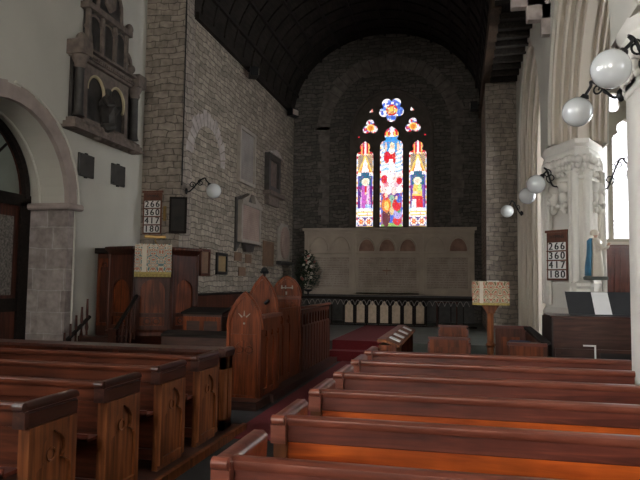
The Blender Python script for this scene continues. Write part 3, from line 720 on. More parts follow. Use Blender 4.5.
# ------------------------------------------------------------------ pews
def carve_panel(mb, o, u, v, w, h, depth, kind=0):
    """raised frame with a pointed arch opening, and a cusped trefoil in its head"""
    hw = w*.5-.045
    mb.slab([(0, 0), (w, 0), (w, h), (0, h)], [cusped(w/2, .05, hw, h-.06-hw*1.5, h-.05)], o, u, v, depth)
    o, u, v = Vector(o), Vector(u), Vector(v); n = u.cross(v); c = o+u*w/2+v*(h-.06-hw*.75)+n*.004
    mb.tube([c+hw*.22*(math.cos(a)*u+math.sin(a)*v) for a in [2*PI*i/10 for i in range(11)]], .006, 5, cap=False)
PEW = {}
def make_pew(side, x_len, seat_len, H, label, cat_g, z0, xe, y):
    """side=+1: rows stretch towards +X from the aisle end; local +Y is the seat side (east)"""
    s = side; t = thing('church_pew', label, 'pew', (xe, y, z0), 0, cat_g)
    def bx(mb, x0, x1, *r): mb.box(min(s*x0, s*x1), max(s*x0, s*x1), *r)
    D = .42
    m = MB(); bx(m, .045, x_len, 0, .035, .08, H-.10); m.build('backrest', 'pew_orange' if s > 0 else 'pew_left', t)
    m = MB(); bx(m, .045, x_len, -.012, .035, H-.128, H-.04); bx(m, .045, x_len, -.02, .05, .08, .16)
    m.build('frieze_board', 'pew_dark' if s > 0 else 'pew_left', t, bevel=.004)
    m = MB()
    prof = [(-.022, H-.045), (-.032, H-.03), (-.029, H-.01), (-.012, H), (.022, H), (.038, H-.010), (.042, H-.03), (.034, H-.045)]
    m.prism([(s*.03, a, b) for a, b in prof], (s*(x_len-.03), 0, 0)); m.build('top_rail', 'pew_rail' if s > 0 else 'pew_left', t, 50)
    m = MB(); bx(m, .045, seat_len, .035, .37, .41, .445); bx(m, .045, seat_len, .33, .36, .08, .41); m.build('seat', 'pew_dark', t, bevel=.006)
    m = MB(); bx(m, .045, seat_len, -.13, -.0, H-.36, H-.34); bx(m, .045, seat_len, -.13, -.115, H-.36, H-.31); m.build('book_ledge', 'pew_dark', t)
    for k, xx in enumerate((0, x_len)):
        if k and seat_len < x_len: continue
        m = MB(); bx(m, xx, xx+.045, -.02, D-.02, 0, H-.12)
        if k == 0:
            if s > 0: carve_panel(m, (0, D-.02, .04), (0, -1, 0), (0, 0, 1), D, H-.17, .022)
            else: carve_panel(m, (0, -.02, .04), (0, 1, 0), (0, 0, 1), D, H-.17, .022)
        e = m.build('end_panel', 'pew_end', t, 40)
        m = MB()
        pr = [(-.018, H-.125), (-.022, H-.05), (-.012, H-.045), (-.012, H-.038), (-.028, H-.03), (-.030, H-.012), (-.012, H+.006), (.030, H+.006), (.05, H-.012), (.05, H-.03), (.045, H-.125)]
        pr = [(a if k == 0 else .045-a, b) for a, b in pr]
        m.prism([(s*(xx+a), -.05, b) for a, b in pr], (0, D+.03, 0))
        if k == 0:
            m.tube([(s*-.018, -.062, H-.012), (s*.045, -.062, H-.012)], .024, 10)
            m.prism([(s*-.024, -.065, H-.125), (s*.05, -.065, H-.125), (s*.05, -.065, H-.035), (s*-.024, -.065, H-.035)], (0, .03, 0))
        if k and x_len < 3: m.bm.free(); continue
        m.build('end_cap', 'cap' if s < 0 else 'pew_rail', e, 50)
    return t
g = 'polished pews to the right of the aisle'
names = ['nearest the camera, along the bottom edge', 'second row from the camera', 'third row from the camera', 'fourth row, passing just before the white pillar', 'fifth row from the camera, stopping at the pillar', 'frontmost row before the piano and book desks']
yr = [2.27, 3.02, 3.80, 4.55, 5.30, 6.05]
for i, y in enumerate(yr):
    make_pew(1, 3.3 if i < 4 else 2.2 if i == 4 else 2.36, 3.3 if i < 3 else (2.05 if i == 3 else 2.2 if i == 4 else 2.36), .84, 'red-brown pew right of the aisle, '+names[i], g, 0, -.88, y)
names = ['nearest, cut by the left edge', 'second from the camera', 'third from the camera', 'fourth from the camera']
for i, y in enumerate([2.93, 3.67, 4.42, 5.13]):
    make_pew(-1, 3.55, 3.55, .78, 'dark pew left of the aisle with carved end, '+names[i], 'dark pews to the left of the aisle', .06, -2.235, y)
# pew front desk closing the left block
t = thing('pew_front', 'dark panelled front closing the block of left pews, with slim open end posts', 'pew front', (-2.235, 5.74, .06))
m = MB().box(-3.55, -.02, .10, .14, 0, .74)
for k in range(6): carve_panel(m, (-.15-.58*(k+1), .10, .05), (1, 0, 0), (0, 0, 1), .5, .6, -.012) if False else m.box(-.1-.58*(k+1), -.04-.58*(k+1), .085, .10, 0, .74)
m.build('panel', 'pew_left', t)
MB().prism([(-3.55, .02, .735), (-3.55, .02, .765), (-3.55, .14, .785), (-3.55, .15, .76)], (3.53, 0, 0)).build('sloping_desk', 'cap', t)
e = MB().box(-.05, 0, .0, .09, 0, .72).box(-.05, 0, .115, .21, 0, .72).box(-.05, 0, .0, .21, .58, .72).box(-.05, 0, 0, .21, 0, .1).build('end_panel', 'pew_end', t)
MB().prism([(.012, -.03, .70), (.02, -.03, .76), (.0, -.03, .785), (-.05, -.03, .785), (-.062, -.03, .76), (-.055, -.03, .70)], (0, .26, 0)).build('end_cap', 'cap', e)
# ------------------------------------------------------------------ clergy stalls on the left
def gothic_end(t, x0, x1, y, zb, zs, za, th=.06, star=True, panel=True, mat='stall'):
    w = (x1-x0)/2; cx = (x0+x1)/2; h = za-zs; r = (w*w+h*h)/(2*w)
    out = parch(w, zs, r, 14, zb, cx); m = MB().slab(out, [], (0, y+th, 0), (1, 0, 0), (0, 0, 1), th)
    inn = parch(w-.035, zs, r-.035, 14, zb+.04, cx)
    m.slab(out, [inn], (0, y, 0), (1, 0, 0), (0, 0, 1), .014)
    if panel and zs-zb > .5:
        hw = w*.62; m.slab([(cx-hw-.03, zb+.1), (cx+hw+.03, zb+.1), (cx+hw+.03, zs-.06), (cx-hw-.03, zs-.06)], [parch(hw-.01, zs-.16-hw*.9, hw*1.1, 8, zb+.13, cx)], (0, y, 0), (1, 0, 0), (0, 0, 1), .012)
        for sx in (-1, 1): m.tube([(cx+sx*hw*.45+hw*.36*math.cos(a), y-.004, zs-.25+hw*.3*math.sin(a)) for a in [2*PI*i/10 for i in range(11)]], .009, 5, cap=False)
    o = m.build('gothic_end', mat, t, 40)
    m = MB()
    edge = out[2:]; m.tube([(a, y+th/2, b) for a, b in edge], .022, 6)
    m.build('edge_moulding', mat, o, 50)
    if star:
        m = MB()
        for k in range(3):
            a = math.radians(90+48*(k-1)); c = (cx, zs+h*.28)
            m.tube([(c[0]+.035*math.cos(a), y-.006, c[1]+.035*math.sin(a)), (c[0]+.10*math.cos(a), y-.006, c[1]+.10*math.sin(a))], [.010, .004], 6)
        m.ball((cx, y-.004, zs+h*.16), .013); m.build('carved_rays', 'marble_edge', o)
    return o
t = thing('clergy_desk', 'foremost stall end with pointed top and carved rays, beside the red carpet', 'stall', (-2.56, 7.2, 0))
gothic_end(t, -.22, .22, 0, .0, .92, 1.36)
MB().box(-1.1, -.22, .02, .07, .1, .80).build('front_panel', 'oakx', t)
MB().prism([(-1.1, -.0, .80), (-1.1, -.0, .83), (-1.1, .2, .87), (-1.1, .2, .84)], (.88, 0, 0)).build('sloping_desk', 'black', t)
m = MB().box(.15, .20, .06, .84, .10, 1.02)
o = m.build('side_panel', 'stall', t)
m = MB()
m.box(.20, .214, .06, .84, .96, 1.06)
for k in range(3): carve_panel(m, (.20, .07+.256*k, .14), (0, 1, 0), (0, 0, 1), .25, .82, .016)
m.build('side_tracery', 'stall', o, 40)
MB().prism([(.12, .05, 1.05), (.24, .05, 1.05), (.235, .05, 1.09), (.125, .05, 1.09)], (0, .80, 0)).build('top_rail', 'marble_edge' if False else 'pew_rail', t)
t = thing('clergy_stall', 'middle stall end with tall plain pointed top and black knob', 'stall', (-2.62, 8.12, .10))
gothic_end(t, -.24, .20, 0, .0, .96, 1.48, star=False, panel=False)
MB().tube([(0.0, .03, 1.47), (0.0, .03, 1.53)], .02, 8).ball((0.0, .03, 1.55), .05).ball((-.04, .03, 1.53), .022).ball((.04, .03, 1.53), .022).build('finial', 'iron', t, 60)
MB().tube([(.03, -.03, 1.10), (.09, -.03, 1.15)], .022, 8).build('black_bracket', 'iron', t)
MB().box(-.58, -.24, .2, .24, 0, .95).box(-.58, -.24, .24, .62, .36, .40).build('seat_and_back', 'oakx', t)
o = MB().box(.13, .18, .06, 1.22, 0, 1.02).build('side_panel', 'stall', t)
m = MB()
for k in range(2): carve_panel(m, (.18, .05+.35*k, .04), (0, 1, 0), (0, 0, 1), .34, .95, .014)
m.build('side_tracery', 'stall', o, 40)
t = thing('clergy_stall', 'rearmost stall end with low pointed top and pale metal fitting', 'stall', (-2.66, 9.36, .10))
gothic_end(t, -.21, .24, 0, .0, 1.17, 1.48, star=False, panel=False)
m = MB().box(-.20, .25, -.03, .0, 1.13, 1.18); m.build('ledge', 'pew_rail', t)
m = MB()
for x in (-.17, .04): m.slab([(x, .62), (x+.17, .62), (x+.17, 1.09), (x, 1.09)], [[(x+.03, .65), (x+.14, .65), (x+.14, 1.06), (x+.03, 1.06)]], (0, -.0, 0), (1, 0, 0), (0, 0, 1), .014)
m.build('panel_moulding', 'stall', t)
MB().box(-1.0, -.21, .2, .24, 0, 1.0).box(-1.0, -.21, .24, .62, .36, .40).build('seat_and_back', 'oakx', t)
m = MB().box(-.06, .13, -.05, -.02, 1.30, 1.315)
for x in (-.06, .0, .11): m.tube([(x+.01, -.035, 1.29), (x+.01, -.035, 1.345)], .010, 6)
m.tube([(.02, -.03, 1.2), (.02, -.03, 1.25)], .014, 6)
tag(m.build('candle_fitting', 'marble_edge', t), 'pale metal fitting', 'fitting') if False else m.build('candle_fitting', 'marble_edge', t)
# choir desk with open arcade
t = thing('choir_desk', 'long dark choir desk with open pointed arcading under its rail', 'desk', (-2.42, 9.50, .10))
m = MB().box(-.04, .0, .0, 2.05, 0, .70)
m.build('boarded_front', 'oak', t)
m = MB(); hs = [parch(.075, .82, .09, 6, .72, .12+.205*k) for k in range(10)]
m.slab([(0, .70), (2.05, .70), (2.05, .96), (0, .96)], hs, (-.04, 0, 0), (0, 1, 0), (0, 0, 1), .04)
m.build('open_arcade', 'oak', t)
m = MB()
for k in range(11): m.box(.0, .014, .01+.203*k, .035+.203*k, 0, .70)
m.build('muntins', 'oak', t)
MB().prism([(-.32, 0, .90), (-.32, 0, .93), (-.02, 0, 1.02), (.03, 0, 1.02), (.03, 0, .985), (-.02, 0, .98)], (0, 2.07, 0)).build('sloping_top', 'pew_rail', t)
# reading desk between pulpit and stalls
t = thing('reading_desk', 'low dark wooden reading desk between the pulpit and the pointed stalls', 'desk', (-3.52, 8.15, .10))
m = MB().box(-.29, .29, .0, .05, 0, .93).box(-.29, -.24, .05, .35, 0, .9).box(.24, .29, .05, .35, 0, .9); m.build('body', 'oakx', t)
m = MB().slab([(-.28, .50), (.28, .50), (.28, .90), (-.28, .90)], [[(-.23, .56), (-.03, .56), (-.03, .84), (-.23, .84)], [(.03, .56), (.23, .56), (.23, .84), (.03, .84)]], (0, .0, 0), (1, 0, 0), (0, 0, 1), .016); m.build('panel_moulding', 'stall', t)
MB().prism([(-.31, -.03, .93), (-.31, -.03, .96), (-.31, .34, 1.02), (-.31, .36, .99)], (.62, 0, 0)).build('sloping_top', 'black', t)
tag(MB().box(-3.63, -3.38, 7.78, 8.0, .10, .78).build('black_block', 'mattblack'), 'black block for the dark opening before the low reading desk', 'stool')  # solid black box standing in for a dark opening
# bench against the chancel wall behind the desk
t = thing('wall_bench', 'dark panelled bench running along the rough stone side wall', 'bench', (CN+.02, 11.4, .0))
MB().box(0, .05, -.4, 5.0, 0, 1.2).build('back_panel', 'oak', t)
MB().box(.05, .48, -.4, 5.0, .42, .46).box(.40, .44, -.4, 5.0, 0, .42).build('seat', 'oak', t)
MB().box(-.0, .09, -.42, 5.02, 1.2, 1.25).build('top_rail', 'black', t)
# ------------------------------------------------------------------ pulpit
PX, PY, PR = -5.06, 9.66, .72
t = thing('pulpit', 'dark oak octagonal pulpit on the left with round headed panels and hanging embroidered cloth', 'pulpit', (PX, PY, 0), math.radians(26))
R8 = PR/math.cos(PI/8)
def octp(k=1.): return [(k*R8*math.cos(-PI/2-PI/8+PI/4*i), k*R8*math.sin(-PI/2-PI/8+PI/4*i)) for i in range(8)]
m = MB()
def ring(mb, ks):
    rr = [[mb.bm.verts.new((x, y, z)) for x, y in octp(k)] for k, z in ks]
    for a, b in zip(rr, rr[1:]):
        for i in range(8): mb.bm.faces.new((a[i], a[(i+1)%8], b[(i+1)%8], b[i]))
    mb.bm.faces.new(rr[0][::-1]); mb.bm.faces.new(rr[-1])
ring(m, [(.94, .70), (.94, 1.9)]); m.build('body', 'stall', t)
m = MB(); ring(m, [(.94, 1.88), (.98, 1.92), (1.05, 1.97), (1.08, 1.99), (1.08, 2.03), (1.0, 2.04)]); m.build('cornice', 'oak', t, bevel=.004)
m = MB(); ring(m, [(.5, .15), (.55, .3), (.6, .4), (.96, .60), (1.03, .63), (1.03, .68), (.97, .72)]); m.build('moulded_base', 'oak', t)
MB().tube([(0, 0, 0), (0, 0, .3)], .25, 12).build('stem', 'oak', t)
for i in range(8):
    (xa, ya), (xb, yb) = octp(.94)[i], octp(.94)[(i+1)%8]; L = math.hypot(xb-xa, yb-ya); u = Vector(((xb-xa)/L, (yb-ya)/L, 0))
    m = MB()
    hole1 = parch(L*.5-.09, 1.32, L*.5-.09, 10, .98, L/2); hole2 = [(.09, .78), (L-.09, .78), (L-.09, .92), (.09, .92)]
    m.slab([(0, .72), (L, .72), (L, 1.9), (0, 1.9)], [hole1, hole2], (xa, ya, 0), u, (0, 0, 1), .03)
    for sx in (-1, 1): m.tube([Vector((xa, ya, .85))+u*(L/2+sx*.07+.05*math.cos(a))+Vector((0, 0, .045*math.sin(a)))+Vector((u.y, -u.x, 0))*.012 for a in [2*PI*k/10 for k in range(11)]], .010, 5, cap=False)
    m.build('arched_panel', 'oak', t, 40)
    MB().tube([(xa*1.03, ya*1.03, .70), (xa*1.03, ya*1.03, 1.92)], .028, 8).build('corner_post', 'oak', t, 50)
# entry box on the pulpit's left
t2 = bpy.data.objects.new('entrance_case', None); C.objects.link(t2); t2.parent = t; t2.matrix_world = Matrix.Rotation(0, 4, 'Z')
q_ = Matrix.Translation((PX, PY, 0)) @ Matrix.Rotation(math.radians(26), 4, 'Z'); t2.matrix_local = q_.inverted() @ Matrix.Translation((-5.60, 9.22, 0))
m = MB().box(-.26, .30, 0, .05, .45, 1.93).box(-.26, -.21, .05, 1.2, .45, 1.93); m.build('case', 'oak', t2)
m = MB(); carve_panel(m, (-.24, .0, .75), (1, 0, 0), (0, 0, 1), .24, 1.10, .02); carve_panel(m, (.02, .0, .75), (1, 0, 0), (0, 0, 1), .26, 1.10, .02); m.build('arched_panel', 'stall', t2, 40)
MB().box(-.30, .32, -.04, 1.2, 1.93, 2.02).build('cornice', 'black', t2, bevel=.01)
# pulpit fall
t3 = thing('pulpit_fall', 'cream embroidered cloth with gold fringe hanging on the pulpit front', 'cloth', (PX, PY, 0), math.radians(26))
m = MB().box(-.28, .28, -.825, -.815, 1.62, 2.07).box(-.28, .28, -.825, -.5, 2.055, 2.07); m.build('embroidered_cloth', 'fall', t3)
m = MB()
for k in range(28): m.box(-.28+.02*k, -.265+.02*k, -.826, -.816, 1.55, 1.63)
m.box(-.28, .28, -.827, -.816, 1.60, 1.63); m.build('fringe', 'fringe', t3)
MB().box(-.17, -.10, -.828, -.825, 1.63, 2.06).build('white_band', 'creamrobe', t3)
# stair with handrail
t = thing('pulpit_stair', 'pulpit stair with slanting dark handrail and turned balusters', 'staircase', (-5.35, 8.0, 0))
m = MB()
for k in range(4): m.box(-.35, .35, .2*k-.1, .2*(k+1)-.1, 0, .16*(k+1))
m.build('steps', 'oakx', t)
def rail(x, y0, z0_, y1, z1_, x1=None):
    x1 = x if x1 is None else x1
    m = MB().tube([(x, y0, z0_), (x1, y1, z1_)], .03, 8); m.build('handrail', 'black', t, 50)
    m = MB()
    for k in range(6):
        f = (k+.5)/6; xx, yy, zz = x+(x1-x)*f, y0+(y1-y0)*f, z0_+(z1_-z0_)*f
        m.lathe([(.018, 0), (.018, .1), (.03, .16), (.016, .24), (.022, .4), (.016, .55), (.016, max(.6, zz-.18*(k*.7+.3)))], (xx, yy, .15*(k*.8)), 8)
    m.build('balusters', 'oak', t, 50)
    MB().box(x-.04, x+.04, y0-.04, y0+.04, 0, z0_+.08).build('newel', 'oak', t)
rail(.50, .05, .72, .72, 1.26, .50)
rail(-.30, -.1, .45, .72, .92, -.30)
# ------------------------------------------------------------------ hymn boards
def hymn_board(label, loc, rotz, W=.38, H=.80, low=False):
    t = thing('hymn_board', label, 'hymn board', loc, rotz, 'wooden hymn boards')
    MB().box(-W/2, W/2, -.02, 0, 0, H).build('board', 'board', t)
    MB().box(-W/2-.02, W/2+.02, -.035, 0, H-.01, H+.03).build('top_moulding', 'board', t)
    MB().text('HYMNS', .075, (0, -.021, H-.075), (1, 0, 0), (0, 0, 1)).build('heading', 'ink', t)
    rh = (H-.17)/4
    for k, num in enumerate(('266', '360', '417', '180')):
        zc = H-.15-rh*(k+.5)
        for j, ch in enumerate(num):
            xc = (j-1)*(W-.05)/3
            c = MB().box(xc-(W-.06)/6, xc+(W-.06)/6, -.025, -.02, zc-rh*.42, zc+rh*.42).build('number_card', 'card', t)
            MB().text(ch, rh*1.08, (xc-.004, -.0265, zc-.002), (1, 0, 0), (0, 0, 1)).text(ch, rh*1.08, (xc+.004, -.0268, zc-.002), (1, 0, 0), (0, 0, 1)).build('numeral', 'ink', c)
        MB().box(-W/2, W/2, -.032, -.02, zc-rh*.5-.006, zc-rh*.5+.006).build('slot_rail', 'board', t)
    return t
hymn_board('wooden hymn board with black numbers on the rough stone above the pulpit', (-5.70, YA-.005, 2.37), 0)
fa = math.atan2(-.62, .35)   # direction of the slanting face of the pillar
hymn_board('wooden hymn board with black numbers on the white right hand pillar', (1.455, 10.02, 1.57), math.atan2(-.62, .35)*.72, .36, .74)
t = thing('reading_lamp', 'small brass strip lamp on a curved stalk over the pulpit cloth', 'lamp', (-4.78, 9.12, 2.08), math.radians(26))
MB().box(-.17, .17, -.05, .03, .09, .14).build('shade', 'brass', t, bevel=.01)
MB().tube([(0, 0, .10), (0, 0, .05), (.03, .03, .0)], .010, 8).build('stalk', 'brass', t)
MB().box(-.04, .08, -.01, .07, -.015, .0).build('foot', 'brass', t)
# ------------------------------------------------------------------ globe lamps
def globe_lamp(label, g, mnt, r=.145):
    g, mnt = Vector(g), Vector(mnt); t = thing('globe_wall_lamp', label, 'lamp', mnt, 0, 'white globe lamps on iron brackets')
    d = g-mnt; h = Vector((d.x, d.y, 0)); L = h.length; h = h/L; up = V(0,0,1)
    P = lambda a, b: h*a+up*b
    gz = d.z
    o = MB().ball(P(L, gz), r, u=28, v=18).build('globe', 'opal', t, 180)
    MB().tube([P(L-.6*r, gz+.80*r), P(L-.72*r, gz+1.02*r)], [.045, .03], 12).build('collar', 'iron', t, 40)
    a0 = (L-.72*r, gz+1.02*r)
    pts = [(0, .0), (.06, -.01), (.12, .03), (.2*L/.45+.03, gz+r+.06), (.30*L/.45, gz+r+.11), (a0[0]-.06, gz+r+.07), a0]
    import itertools
    sm = []
    for i in range(len(pts)-1):
        p0 = pts[max(i-1, 0)]; p1 = pts[i]; p2 = pts[i+1]; p3 = pts[min(i+2, len(pts)-1)]
        for k in range(5):
            q = k/5; sm.append(tuple(.5*((2*p1[j])+(-p0[j]+p2[j])*q+(2*p0[j]-5*p1[j]+4*p2[j]-p3[j])*q*q+(-p0[j]+3*p1[j]-3*p2[j]+p3[j])*q**3) for j in (0, 1)))
    sm.append(pts[-1])
    MB().tube([P(*q) for q in sm], .014, 8).build('bracket_arm', 'iron', t, 50)
    def spiral(c, r0, a0_, turns, sg): return [P(c[0]+r0*(1-.75*i/20)*math.cos(a0_+sg*turns*2*PI*i/20), c[1]+r0*(1-.75*i/20)*math.sin(a0_+sg*turns*2*PI*i/20)) for i in range(21)]
    MB().tube(spiral((.13, .12), .075, -PI/2, 1.4, 1), .009, 6).build('scroll', 'iron', t, 50)
    MB().tube(spiral((.52*L, gz+r+.02), .065, PI/2, 1.4, 1), .009, 6).build('scroll', 'iron', t, 50)
    MB().ball(P(0, 0), .04, 1, 1, 1.6).build('wall_plate', 'iron', t)
    return t
globe_lamp('white globe lamp on a scrolled bracket from the left stone wall above the pulpit', (-4.57, 10.98, 3.21), (CN, 11.0, 3.22))
globe_lamp('largest white globe lamp, high up before the nearest pillar', (1.10, 4.88, 3.11), (1.50, 4.98, 3.04))
globe_lamp('second largest white globe lamp, lower left of the largest one', (1.13, 6.40, 3.20), (1.44, 6.02, 3.24))
globe_lamp('white globe lamp in front of the clustered pillar, upper of the overlapping pair', (1.15, 10.0, 3.05), (1.50, 10.02, 3.02))
globe_lamp('white globe lamp half hidden behind the one on the clustered pillar', (1.15, 11.3, 3.05), (1.47, 11.0, 3.05))
globe_lamp('smallest and farthest white globe lamp, beside the rough stone pier', (1.04, 14.5, 3.15), (1.40, 14.98, 3.15))
globe_lamp('globe lamp on the aisle side, only its scrolled bracket seen left of the nearest pillar', (2.62, 10.15, 3.2), (2.15, 10.35, 3.02))
# ------------------------------------------------------------------ wall monuments (front faces local -Y, rotated to face +X)
RN = PI/2
t = thing('wall_monument', 'large carved grey and black memorial high on the white left wall', 'monument', (WN, 9.28, 3.80), RN); t.scale = (.93, 1, .98)
m = MB()
for a, b, z, zz, d in ((-1.08, 1.12, .06, .14, .22), (-1.0, 1.02, .14, .22, .16), (-1.14, 1.14, .02, .07, .26)): m.box(a, b, -d, 0, z, zz)
rnd = random.Random(2)
for k in range(26): m.ball((rnd.uniform(-1, 1), -.17, rnd.uniform(-.02, .16)), rnd.uniform(.04, .08), 1.2, 1, .8, 7, 5)
m.build('base', 'monstone', t, 50)
MB().box(-.95, .95, -.06, 0, .2, 1.2).build('back_panel', 'mondark', t)
for x in (-.90, .90):
    c = MB().lathe([(.10, 0), (.085, .03), (.075, .1), (.07, .75), (.08, .8)], (x, -.15, .24), 14).build('column', 'mondark', t, 50)
    MB().lathe([(.08, 0), (.10, .04), (.09, .08), (.13, .16), (.14, .2)], (x, -.15, 1.02), 12).build('column_capital', 'monstone', c, 50)
m = MB().slab([(-.72, 0), (.72, 0), (.72, .95), (-.72, .95)], [parch(.27, .55, .28, 10, .05, -.34), parch(.27, .55, .28, 10, .05, .34)], (0, -.06, .24), (1, 0, 0), (0, 0, 1), .06)
m.build('niche_arches', 'monstone', t)
for cx in (-.34, .34): MB().tube([(cx+.26*math.cos(PI*i/16), -.10, .24+.55+.27*math.sin(PI*i/16)) for i in range(-3, 17)], .03, 6).build('pale_arch_band', 'monyellow', t, 50)
def effigy(cx, flip):
    me = bpy.data.meshes.new('effigy'); bm = bmesh.new(); lay = bm.verts.layers.skin.verify()
    J = [((0, 0, .30), .17), ((0, 0, .45), .14), ((0, 0, .60), .15), ((0, 0, .67), .06), ((.02, 0, .74), .075), ((.02, 0, .80), .07), ((.13, -.02, .58), .06), ((.2, -.08, .45), .05), ((.12, -.17, .50), .04), ((-.13, -.02, .58), .06), ((-.18, -.1, .45), .05), ((-.02, -.17, .50), .04), ((.05, -.02, .12), .18), ((-.18, .02, .06), .12)]
    E_ = [(0,1),(1,2),(2,3),(3,4),(4,5),(2,6),(6,7),(7,8),(2,9),(9,10),(10,11),(0,12),(12,13)]
    vs = [bm.verts.new((cx+flip*p[0], p[1]-.14, p[2]+.15)) for p, r in J]
    for v, (p, r) in zip(vs, J): v[lay].radius = (r, r*.8)
    for a, b in E_: bm.edges.new((vs[a], vs[b]))
    vs[0][lay].use_root = True
    bm.to_mesh(me); bm.free(); me.materials.append(M['mondark'])
    o = bpy.data.objects.new('effigy', me); C.objects.link(o); o.parent = t
    o.modifiers.new('s', 'SKIN'); o.modifiers.new('u', 'SUBSURF').levels = 1
    o.modifiers['u'].render_levels = 1
    for p in me.polygons: p.use_smooth = True
    o['label'] = 'dark carved figure kneeling in the niche'
effigy(-.02, 1)
m = MB()
for d, z0_, z1_ in ((.17, 1.20, 1.25), (.20, 1.25, 1.31), (.16, 1.31, 1.37), (.24, 1.37, 1.42)): m.box(-1.0, 1.0, -d, 0, z0_, z1_)
for x in (-.92, .92): m.box(x-.14, x+.14, -.30, 0, 1.22, 1.46)
for k in range(30): m.ball((-.95+.065*k, -.2, 1.28), .026, 1, 1, 1, 6, 5)
m.build('entablature', 'monstone', t, bevel=.008)
m = MB().box(-.62, .62, -.08, 0, 1.42, 2.15).build('upper_panel', 'mondark', t)
m = MB()
for x in (-.62, -.2, .22, .62): m.box(x-.035, x+.035, -.13, -.06, 1.42, 2.12)
m.box(-.72, .72, -.17, 0, 2.12, 2.22)
for sx in (-1, 1):
    m.tube([(sx*(.68+.16*math.cos(a)), -.08, 1.62+.2*math.sin(a)) for a in [PI*.5-PI*1.3*i/12*sx for i in range(13)]], .04, 6)
    m.ball((sx*.80, -.1, 1.56), .09); m.ball((sx*.70, -.1, 2.28), .08, 1, 1, 1.3)
for x in (-.41, .01, .42): m.tube([(x+.17*math.cos(a), -.09, 1.95+.13*math.sin(a)) for a in [PI*i/10 for i in range(11)]], .02, 6)
m.build('upper_frame', 'monstone', t, 50)
m = MB().slab([(-.40, 2.22), (.40, 2.22), (.36, 2.55), (.22, 2.82), (0, 2.95), (-.22, 2.82), (-.36, 2.55)], [], (0, 0, 0), (1, 0, 0), (0, 0, 1), .1)
m.build('shield_panel', 'mondark', t)
m = MB()
m.tube([(-.40, -.12, 2.22), (-.37, -.12, 2.55), (-.22, -.12, 2.84), (0, -.12, 2.97), (.22, -.12, 2.84), (.37, -.12, 2.55), (.40, -.12, 2.22)], .035, 6)
m.slab([(-.16, 2.42), (0, 2.30), (.16, 2.42), (.16, 2.7), (-.16, 2.7)], [], (0, -.1, 0), (1, 0, 0), (0, 0, 1), .04)
m.ball((0, -.1, 3.05), .08, 1, 1, 1.4)
m.build('shield_frame', 'monstone', t, 50)
for k, (y, z, w, h, lab) in enumerate(((8.90, 3.16, .42, .37, 'dark square slate tablet nearer the arch, under the carved memorial'), (9.87, 3.17, .43, .37, 'dark square slate tablet nearer the stone wall, under the carved memorial'))):
    t = thing('slate_tablet', lab, 'tablet', (WN, y, z), RN, 'slate tablets under the carved memorial')
    MB().box(-w/2, w/2, -.035, 0, 0, h).build('slab', 'slab', t, bevel=.006)
    m = MB()
    for x in (-w/2+.03, w/2-.03):
        for z_ in (.03, h-.03): m.ball((x, -.038, z_), .010, u=8, v=6)
    for x in (-.0,): m.box(x-.03, x+.03, -.03, 0, h, h+.02).box(x-.03, x+.03, -.03, 0, -.02, 0)
    m.build('fixings', 'iron', t)
def framed(name, label, cat, y, z, w, h, mat_in, mat_fr, fr=.05, d=.05, group=None):
    t = thing(name, label, cat, (CN, y, z), RN, group)
    MB().slab([(-w/2, 0), (w/2, 0), (w/2, h), (-w/2, h)], [[(-w/2+fr, fr), (w/2-fr, fr), (w/2-fr, h-fr), (-w/2+fr, h-fr)]], (0, 0, 0), (1, 0, 0), (0, 0, 1), d).build('frame', mat_fr, t, bevel=.006)
    MB().box(-w/2+fr, w/2-fr, -d*.45, 0, fr, h-fr).build('panel', mat_in, t)
    return t
framed('stone_tablet', 'tall plain grey stone tablet high on the chancel side wall', 'tablet', 14.3, 3.86, 1.15, 1.36, 'tablet', 'marble_edge', .08, .09)
t = framed('black_memorial', 'black framed memorial under the roof near the east corner', 'memorial', 16.4, 3.95, 1.1, 1.05, 'monstone', 'mondark', .16, .14)
MB().prism([(-.65, -.18, 1.05), (0, -.18, 1.22), (.65, -.18, 1.05)], (0, .18, 0)).build('pediment', 'voussoir', t)
MB().box(-.68, .68, -.24, 0, -.10, -.0).box(-.5, .5, -.12, 0, -.35, -.1).build('shelf', 'monstone', t)
t = thing('marble_memorial', 'pinkish marble memorial with broken pediment on black backing', 'memorial', (CN, 14.5, 2.45), RN)
m = MB().slab([(-.84, -.25), (-.78, -.25), (-.5, -.02), (.5, -.02), (.8, .0), (.8, .98), (0, 1.22), (-.84, 1.02)], [], (0, 0, 0), (1, 0, 0), (0, 0, 1), .04); m.build('backing', 'mondark', t)
MB().box(-.66, .66, -.12, -.03, .04, .88).build('inscribed_panel', 'marble', t)
m = MB().box(-.74, .74, -.17, -.03, .88, .97).box(-.72, .72, -.15, -.03, -.02, .05)
for sx in (-1, 1): m.prism([(sx*.74, -.15, .97), (sx*.12, -.15, 1.20), (sx*.20, -.15, 1.10), (sx*.30, -.15, .97)], (0, .12, 0)); m.box(sx*.68-.05, sx*.68+.05, -.14, -.03, 0, .9)
m.build('surround', 'marble_edge', t)
MB().slab([(-.4, 0), (.4, 0), (.25, -.2), (-.25, -.2)], [], (0, -.03, -.03), (1, 0, 0), (0, 0, 1), .07).build('apron', 'mondark', t)
t = thing('oval_memorial', 'pale pink oval memorial at the far end of the chancel side wall', 'memorial', (CN, 17.75, 2.10), RN)
MB().slab([(-.62, 0), (.62, 0), (.62, .9), (.35, 1.12), (-.35, 1.12), (-.62, .9)], [], (0, 0, 0), (1, 0, 0), (0, 0, 1), .04).build('backing', 'marble_edge', t)
MB().slab([(.42*math.cos(a), .55+.48*math.sin(a)) for a in [2*PI*i/28 for i in range(28)]], [], (0, -.04, 0), (1, 0, 0), (0, 0, 1), .06).build('oval_panel', 'marble', t)
MB().box(-.66, .66, -.16, 0, -.10, .0).build('shelf', 'mondark', t)
